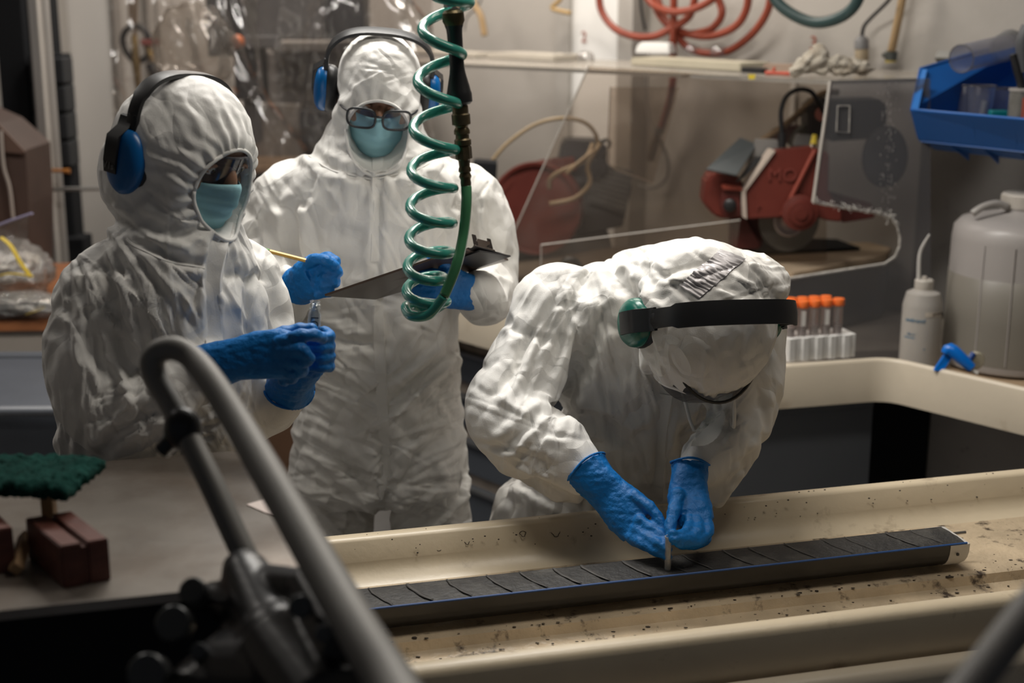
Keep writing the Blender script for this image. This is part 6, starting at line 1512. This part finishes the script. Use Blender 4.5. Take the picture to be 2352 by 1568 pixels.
# grey tub
tu = empty('grey_tub', (-1.35, 3.35, 0), 0, 'blue-grey plastic tub standing below the wood table', 'tub')
c0_, c1_ = P(-120, 945, 3.25), P(170, 925, 3.25)
g = G(); zt_ = c0_.z
g.loft([[Vector((x*k+(-1.15)*(1-k), y*k+3.45*(1-k), z)) for x, y in ((-1.75, 3.25), (-.92, 3.28), (-.92, 3.75), (-1.75, 3.75))] for k, z in ((.85, .02), (1, zt_))]); O('body', g.geo(), mat('tub_grey', (.085, .095, .115), .45, var=.1), tu)
O('rim', G().tube([Vector((-1.78, 3.24, zt_)), Vector((-.90, 3.26, zt_)), Vector((-.90, 3.77, zt_)), Vector((-1.78, 3.77, zt_))], .014, n=8).geo(), mat('tub_rim', (.13, .14, .16), .4), tu, smooth=60)
# bags on the table
m_bag = clear('bag_film', (.86, .85, .84), .16, .35, .12, (.7, .7, .68), bump=.02, bscale=25)
m_foil = mat('crinkled_foil', (.55, .52, .48), .25, metal=.85, bump=1.0, bscale=35, var=.2, vscale=20)
m_ytape = mat('yellow_bag_tape', (.55, .40, .04), .5)
def bag(label, cpx, cpy, Y, rx, ry, rz, seed, upright=False):
    c = P(cpx, cpy, Y); e = empty('sample_bag', (c.x, c.y, WT+.002), 0, label, 'bag')
    bm = bmesh.new(); bmesh.ops.create_icosphere(bm, subdivisions=5, radius=1)
    for v in bm.verts:
        p = v.co.copy(); n = noise.noise(p*2.2+Vector((seed, 0, 0)))*.16+abs(noise.noise(p*5+Vector((seed, 3, 0))))*.14; p *= 1+n
        v.co = Vector((c.x+p.x*rx, c.y+p.y*ry, WT+.003+rz+max(-1, p.z)*rz))
    O('film', bm, m_bag, e, smooth=180)
    bm = bmesh.new(); bmesh.ops.create_icosphere(bm, subdivisions=4, radius=.86)
    for v in bm.verts:
        p = v.co.copy(); p *= 1+noise.noise(p*3+Vector((seed, 9, 0)))*.2
        v.co = Vector((c.x+p.x*rx, c.y+p.y*ry, WT+.004+rz+max(-.95, p.z)*rz))
    O('foil_packet', bm, m_foil, e, smooth=60)
    return e
b1_ = bag('bulky clear bag with foil packet and yellow tape on the wood table', 10, 625, 4.14, .14, .11, .090, 1)
for pts_ in ([(2,545,3.96),(25,565,3.95),(45,600,3.95),(70,635,3.97)], [(-20,640,3.96),(20,628,3.94),(75,634,3.97)]):
    O('yellow_strip', G().tube([P(*p) for p in pts_], .009, n=6, sm=4, flat=.3).geo(), m_ytape, b1_, smooth=60)
v = []; nu, nv = 12, 10
for j in range(nv+1):
    for i in range(nu+1):
        s_, t_ = i/nu, j/nv; p = lerp(lerp(P(-40, 590, 4.1), P(52, 580, 4.1), s_), lerp(P(-40, 530, 4.05), P(72, 492, 4.05), s_), t_); p.y += .015*math.sin(s_*7+t_*4); v.append(p)
O('upright_film', (v, [(j*(nu+1)+i, j*(nu+1)+i+1, (j+1)*(nu+1)+i+1, (j+1)*(nu+1)+i) for j in range(nv) for i in range(nu)]), m_bag, b1_, smooth=180)
O('zip_seal', G().tube([P(-40, 532, 4.05), P(20, 508, 4.05), P(74, 490, 4.05)], .008, n=8, flat=.5).geo(), mat('violet_seal', (.26, .24, .36), .4), b1_, smooth=60)
b2_ = bag('flat clear bag of foil with yellow edge at the front of the wood table', 40, 718, 3.92, .17, .055, .036, 4)
O('yellow_strip', G().tube([P(60, 722, 3.88), P(90, 712, 3.88), P(118, 698, 3.92)], .007, n=6, sm=3, flat=.3).geo(), m_ytape, b2_, smooth=60)
bq = P(115, 650, 4.25); tag(O('bolt_fitting', G().tube([P(118, 612, 4.25), P(118, 640, 4.25)], [.016, .013], n=8).geo(), m_steeld), 'small steel bolt fitting standing on the wood table by the post', 'fitting')
# brown box
bx = empty('brown_box', P(20, 480, 4.55), 0, 'dark brown boxy cover with slanted top at the far left edge', 'box')
q = [P(-90, 250, 4.5), P(-10, 285, 4.5), P(58, 345, 4.5), P(66, 470, 4.5), P(66, 640, 4.5), P(-90, 640, 4.5)]
O('cover', G().prism(q, (0, .25, 0)).geo(), mat('brown_leather', (.060, .036, .028), .6, var=.15), bx)
O('top_panel', G().prism([P(-90, 245, 4.49), P(-6, 280, 4.49), P(60, 348, 4.49), P(54, 352, 4.49), P(-12, 345, 4.49), P(-90, 335, 4.49)], (0, -.01, 0)).geo(), mat('brown_leather2', (.11, .065, .048), .55, var=.1), bx)
O('side_cord', G().tube([P(2, 300, 4.47), P(8, 380, 4.47), P(22, 430, 4.47), P(30, 500, 4.47)], .006, n=8, sm=4).geo(), mat('cord_tan', (.32, .28, .25), .6), bx, smooth=60)
# black rack, post
rkk = empty('black_rack', (colX(110, 5.4, 1.2), 5.4, 0), 0, 'tall black equipment rack behind the aluminium post at the left', 'rack')
def rb(px0, px1, z0, z1, Y, m=m_blackm, name='upright_panel'):
    x0, x1 = colX(px0, Y, 1.2), colX(px1, Y, 1.2); O(name, G().box(((x0+x1)/2, Y, (z0+z1)/2), (x1-x0, .12, z1-z0), b=.005).geo(), m, rkk)
rb(28, 92, 0, 2.7, 5.4); rb(92, 150, 0, 2.7, 5.45); rb(96, 172, .0, 1.62, 5.35); rb(30, 190, 0, .95, 5.3)
for k in range(4): rb(100, 174, 1.22+.10*k, 1.31+.10*k, 5.27, mat('rack_slate', (.012, .014, .017), .6), 'tray_front')
po = empty('aluminium_post', (colX(108, 5.0, 1.2), 5.0, 0), 0, 'tall aluminium slotted post in front of the black rack', 'post')
x_ = colX(108, 5.0, 1.25)
O('profile', G().box((x_, 5.0, 1.40), (.030, .05, 2.80), b=.003).geo(), m_alu, po)
O('side_flange', G().box((x_+.030, 5.02, 1.40), (.022, .03, 2.80), b=.003).geo(), m_alu, po); O('slot', G().box((x_+.017, 4.99, 1.40), (.006, .04, 2.80)).geo(), m_trim, po); O('edge_strip', G().box((x_-.022, 5.02, 1.40), (.010, .03, 2.80)).geo(), mat('dark_alu', (.16, .155, .15), .5), po)
O('orange_lever', G().tube([P(106, 391, 4.93), P(140, 392, 4.92), P(160, 393, 4.92)], [.006, .006, .009], n=10).geo(), mat('orange_lever', (.36, .14, .03), .4), po, smooth=60)
rd = empty('clamped_rod', P(160, 433, 4.95), 0, 'thin horizontal steel rod clamped to the aluminium post', 'rod')
O('rod', G().tube([P(68, 436, 4.92), P(300, 431, 4.92)], .0072, n=12).geo(), m_steeld, rd, smooth=60)
for pz, r in ((400, .018), (372, .013), (436, .02)): O('clamp', G().tube([P(82, pz-14, 4.93), P(82, pz+14, 4.93)], r, n=10).geo(), mat('clamp_grey', (.10, .095, .09), .5, metal=.4), rd, smooth=40)
# hoses with fittings by the door
hb = empty('hose_bundle', P(310, 110, 5.8), 0, 'dark hose loop with brass fittings hanging between door and plastic sheet', 'hose')
YB = 5.8
O('hose_loop', G().tube([P(*p, YB) for p in [(306,58),(288,72),(282,95),(292,122),(312,140),(338,130),(342,100),(335,72),(312,58)]], .013, n=12, sm=5).geo(), m_black, hb, smooth=180)
for xs in ((300, -40, 300, 60), (312, -40, 309, 150)): O('down_hose', G().tube([P(xs[0], xs[1], YB), P(xs[2], xs[3], YB)], .009, n=10).geo(), mat('brown_hose', (.14, .095, .06), .5), hb, smooth=60)
O('brass_fitting', G().tube([P(308, 80, YB-.03), P(312, 140, YB-.03), P(318, 205, YB-.03)], [.012, .018, .012], n=10, sm=3).geo(), m_brass, hb, smooth=40); O('brass_fitting', G().tube([P(335, 100, YB-.03), P(352, 142, YB-.03)], [.014, .016], n=10).geo(), m_brass, hb, smooth=40)
O('red_label_valve', G().box(P(345, 97, YB-.05), (.070, .03, .022), b=.003).geo(), mat('red_valve', (.22, .05, .04), .5), hb)
O('handle_dark', G().tube([P(345, 145, YB-.03), P(368, 190, YB-.03)], [.022, .026], n=12).geo(), m_black, hb, smooth=60)
for px in (334, 355):
    x_ = colX(px, 6.2, 1.9); pi = O('wall_pipe', G().tube([Vector((x_, 6.22, .1)), Vector((x_, 6.22, 2.8))], .012, n=10).geo(), m_trim, None, smooth=60); tag(pi, 'thin vertical pipe on the back wall, %s of the two beside the hose loop' % ('left' if px == 334 else 'right'), 'pipe', 'pipes beside the hose loop')
# machines behind the plastic sheet
mc = empty('drill_press', (-1.15, 5.2, 0), 0, 'dark grey drill press blurred behind the plastic sheet', 'machine')
m_mach = mat('machine_grey', (.10, .10, .105), .5, var=.15); m_machd = mat('machine_dark', (.025, .027, .032), .5); m_machl = mat('machine_light', (.28, .26, .24), .6)
def mb_(name, px0, px1, py0, py1, Y, th, m, parent=mc): return front_box(name, px0, px1, py0, py1, Y, th, m, parent, b=.006)
mb_('column', 478, 556, -40, 130, 5.2, .18, m_machd); mb_('head', 556, 735, -40, 92, 5.15, .22, m_mach); mb_('spindle', 540, 600, 92, 230, 5.2, .12, m_machd); mb_('neck', 560, 590, 230, 330, 5.25, .1, m_mach)
mb_('second_column', 734, 835, -40, 92, 5.3, .2, m_machd)
g = G(); g.ball(P(545, 96, 5.05), .026); O('orange_knob', g.geo(), mat('orange_knob', (.50, .14, .05), .4), mc, smooth=180)
mb_('arm', 560, 640, 82, 112, 5.12, .06, m_mach)
dc = empty('lathe_cabinet', (-1.0, 5.6, 0), 0, 'grey machine bench blurred behind the plastic sheet', 'cabinet')
mb_('top_board', 620, 900, 95, 120, 5.5, .3, m_machl, dc); mb_('body', 600, 820, 120, 360, 5.6, .3, mat('machine_mid', (.17, .155, .145), .6, var=.12), dc); mb_('panel', 575, 690, 240, 365, 5.5, .1, m_machl, dc); mb_('shelf', 520, 700, 380, 398, 5.2, .3, mat('shelf_wood', (.26, .17, .10), .6), dc)
mb_('dark_box', 690, 760, 255, 330, 5.35, .15, m_machd, dc); mb_('lower_body', 440, 720, 398, 900, 5.3, .3, m_machd, dc); mb_('brown_rail', 540, 680, 450, 462, 5.1, .05, MATS['shelf_wood'], dc)
for nm, px0, px1, pyt, Y, th, m, lb in (('wood_box', 560, 700, 965, 3.5, .4, mat('dark_wood', (.10, .050, .025), .6, var=.2), 'dark brown wooden chest seen low between the two standing persons'), ('blue_box', 610, 700, 905, 3.98, .3, mat('dark_blue', (.01, .05, .16), .5), 'dark blue box behind the brown chest, between the two standing persons')):
    a = P(px0, pyt, Y); b = P(px1, pyt, Y); g = G(); g.box(((a.x+b.x)/2, Y+th/2, a.z/2), (b.x-a.x, th, a.z-.002), b=.004)
    e = empty(nm, ((a.x+b.x)/2, Y+th/2, 0), 0, lb, 'box'); O('body', g.geo(), m, e); O('lid', G().box(((a.x+b.x)/2, Y+th/2, a.z+.006), (b.x-a.x+.01, th+.01, .012), b=.003).geo(), m, e)
# plastic sheet
v = []; nu, nv = 110, 90
for j in range(nv+1):
    for i in range(nu+1):
        s_, t_ = i/nu, j/nv; x = -1.30+1.05*s_; z = 2.75-1.74*t_
        y = 4.55+.45*(1-s_)*.3+.045*noise.noise(Vector((x*3, z*1.2, 0)))*2+.03*abs(noise.noise(Vector((x*9, z*3, 4))))+.018*abs(noise.noise(Vector((x*20+z*8, z*14, 8))))+.05*math.sin(s_*9)*.4+.030*max(0, 1-abs(math.sin((x*2.2+z*1.1)*3+noise.noise(Vector((x*2, z*2, 3)))*2))*5)+.022*max(0, 1-abs(math.sin((x*2.0-z*1.6)*4.1+noise.noise(Vector((x*3, z*2, 9)))*3))*6)
        v.append((x, y, z))
ps_ = tag(O('plastic_sheet', (v, [(j*(nu+1)+i, j*(nu+1)+i+1, (j+1)*(nu+1)+i+1, (j+1)*(nu+1)+i) for j in range(nv) for i in range(nu)]), m_film, None, smooth=180), 'wrinkled clear plastic sheet hanging behind the two standing persons', 'plastic sheet')
bg = G(); 
bm = bmesh.new(); bmesh.ops.create_icosphere(bm, subdivisions=5, radius=1)
cc = P(445, 110, 4.35)
for vv in bm.verts:
    p = vv.co.copy(); p *= 1+abs(noise.noise(p*2.0))*.30+.06*noise.noise(p*7); vv.co = cc+Vector((p.x*.115, p.y*.08, p.z*.12))
tag(O('plastic_bundle', bm, clear('soft_film', (.82, .79, .76), .13, .05, .2, (.42, .39, .36)), None, smooth=180), 'gathered bunch of clear plastic film left of the hanging sheet', 'plastic film')
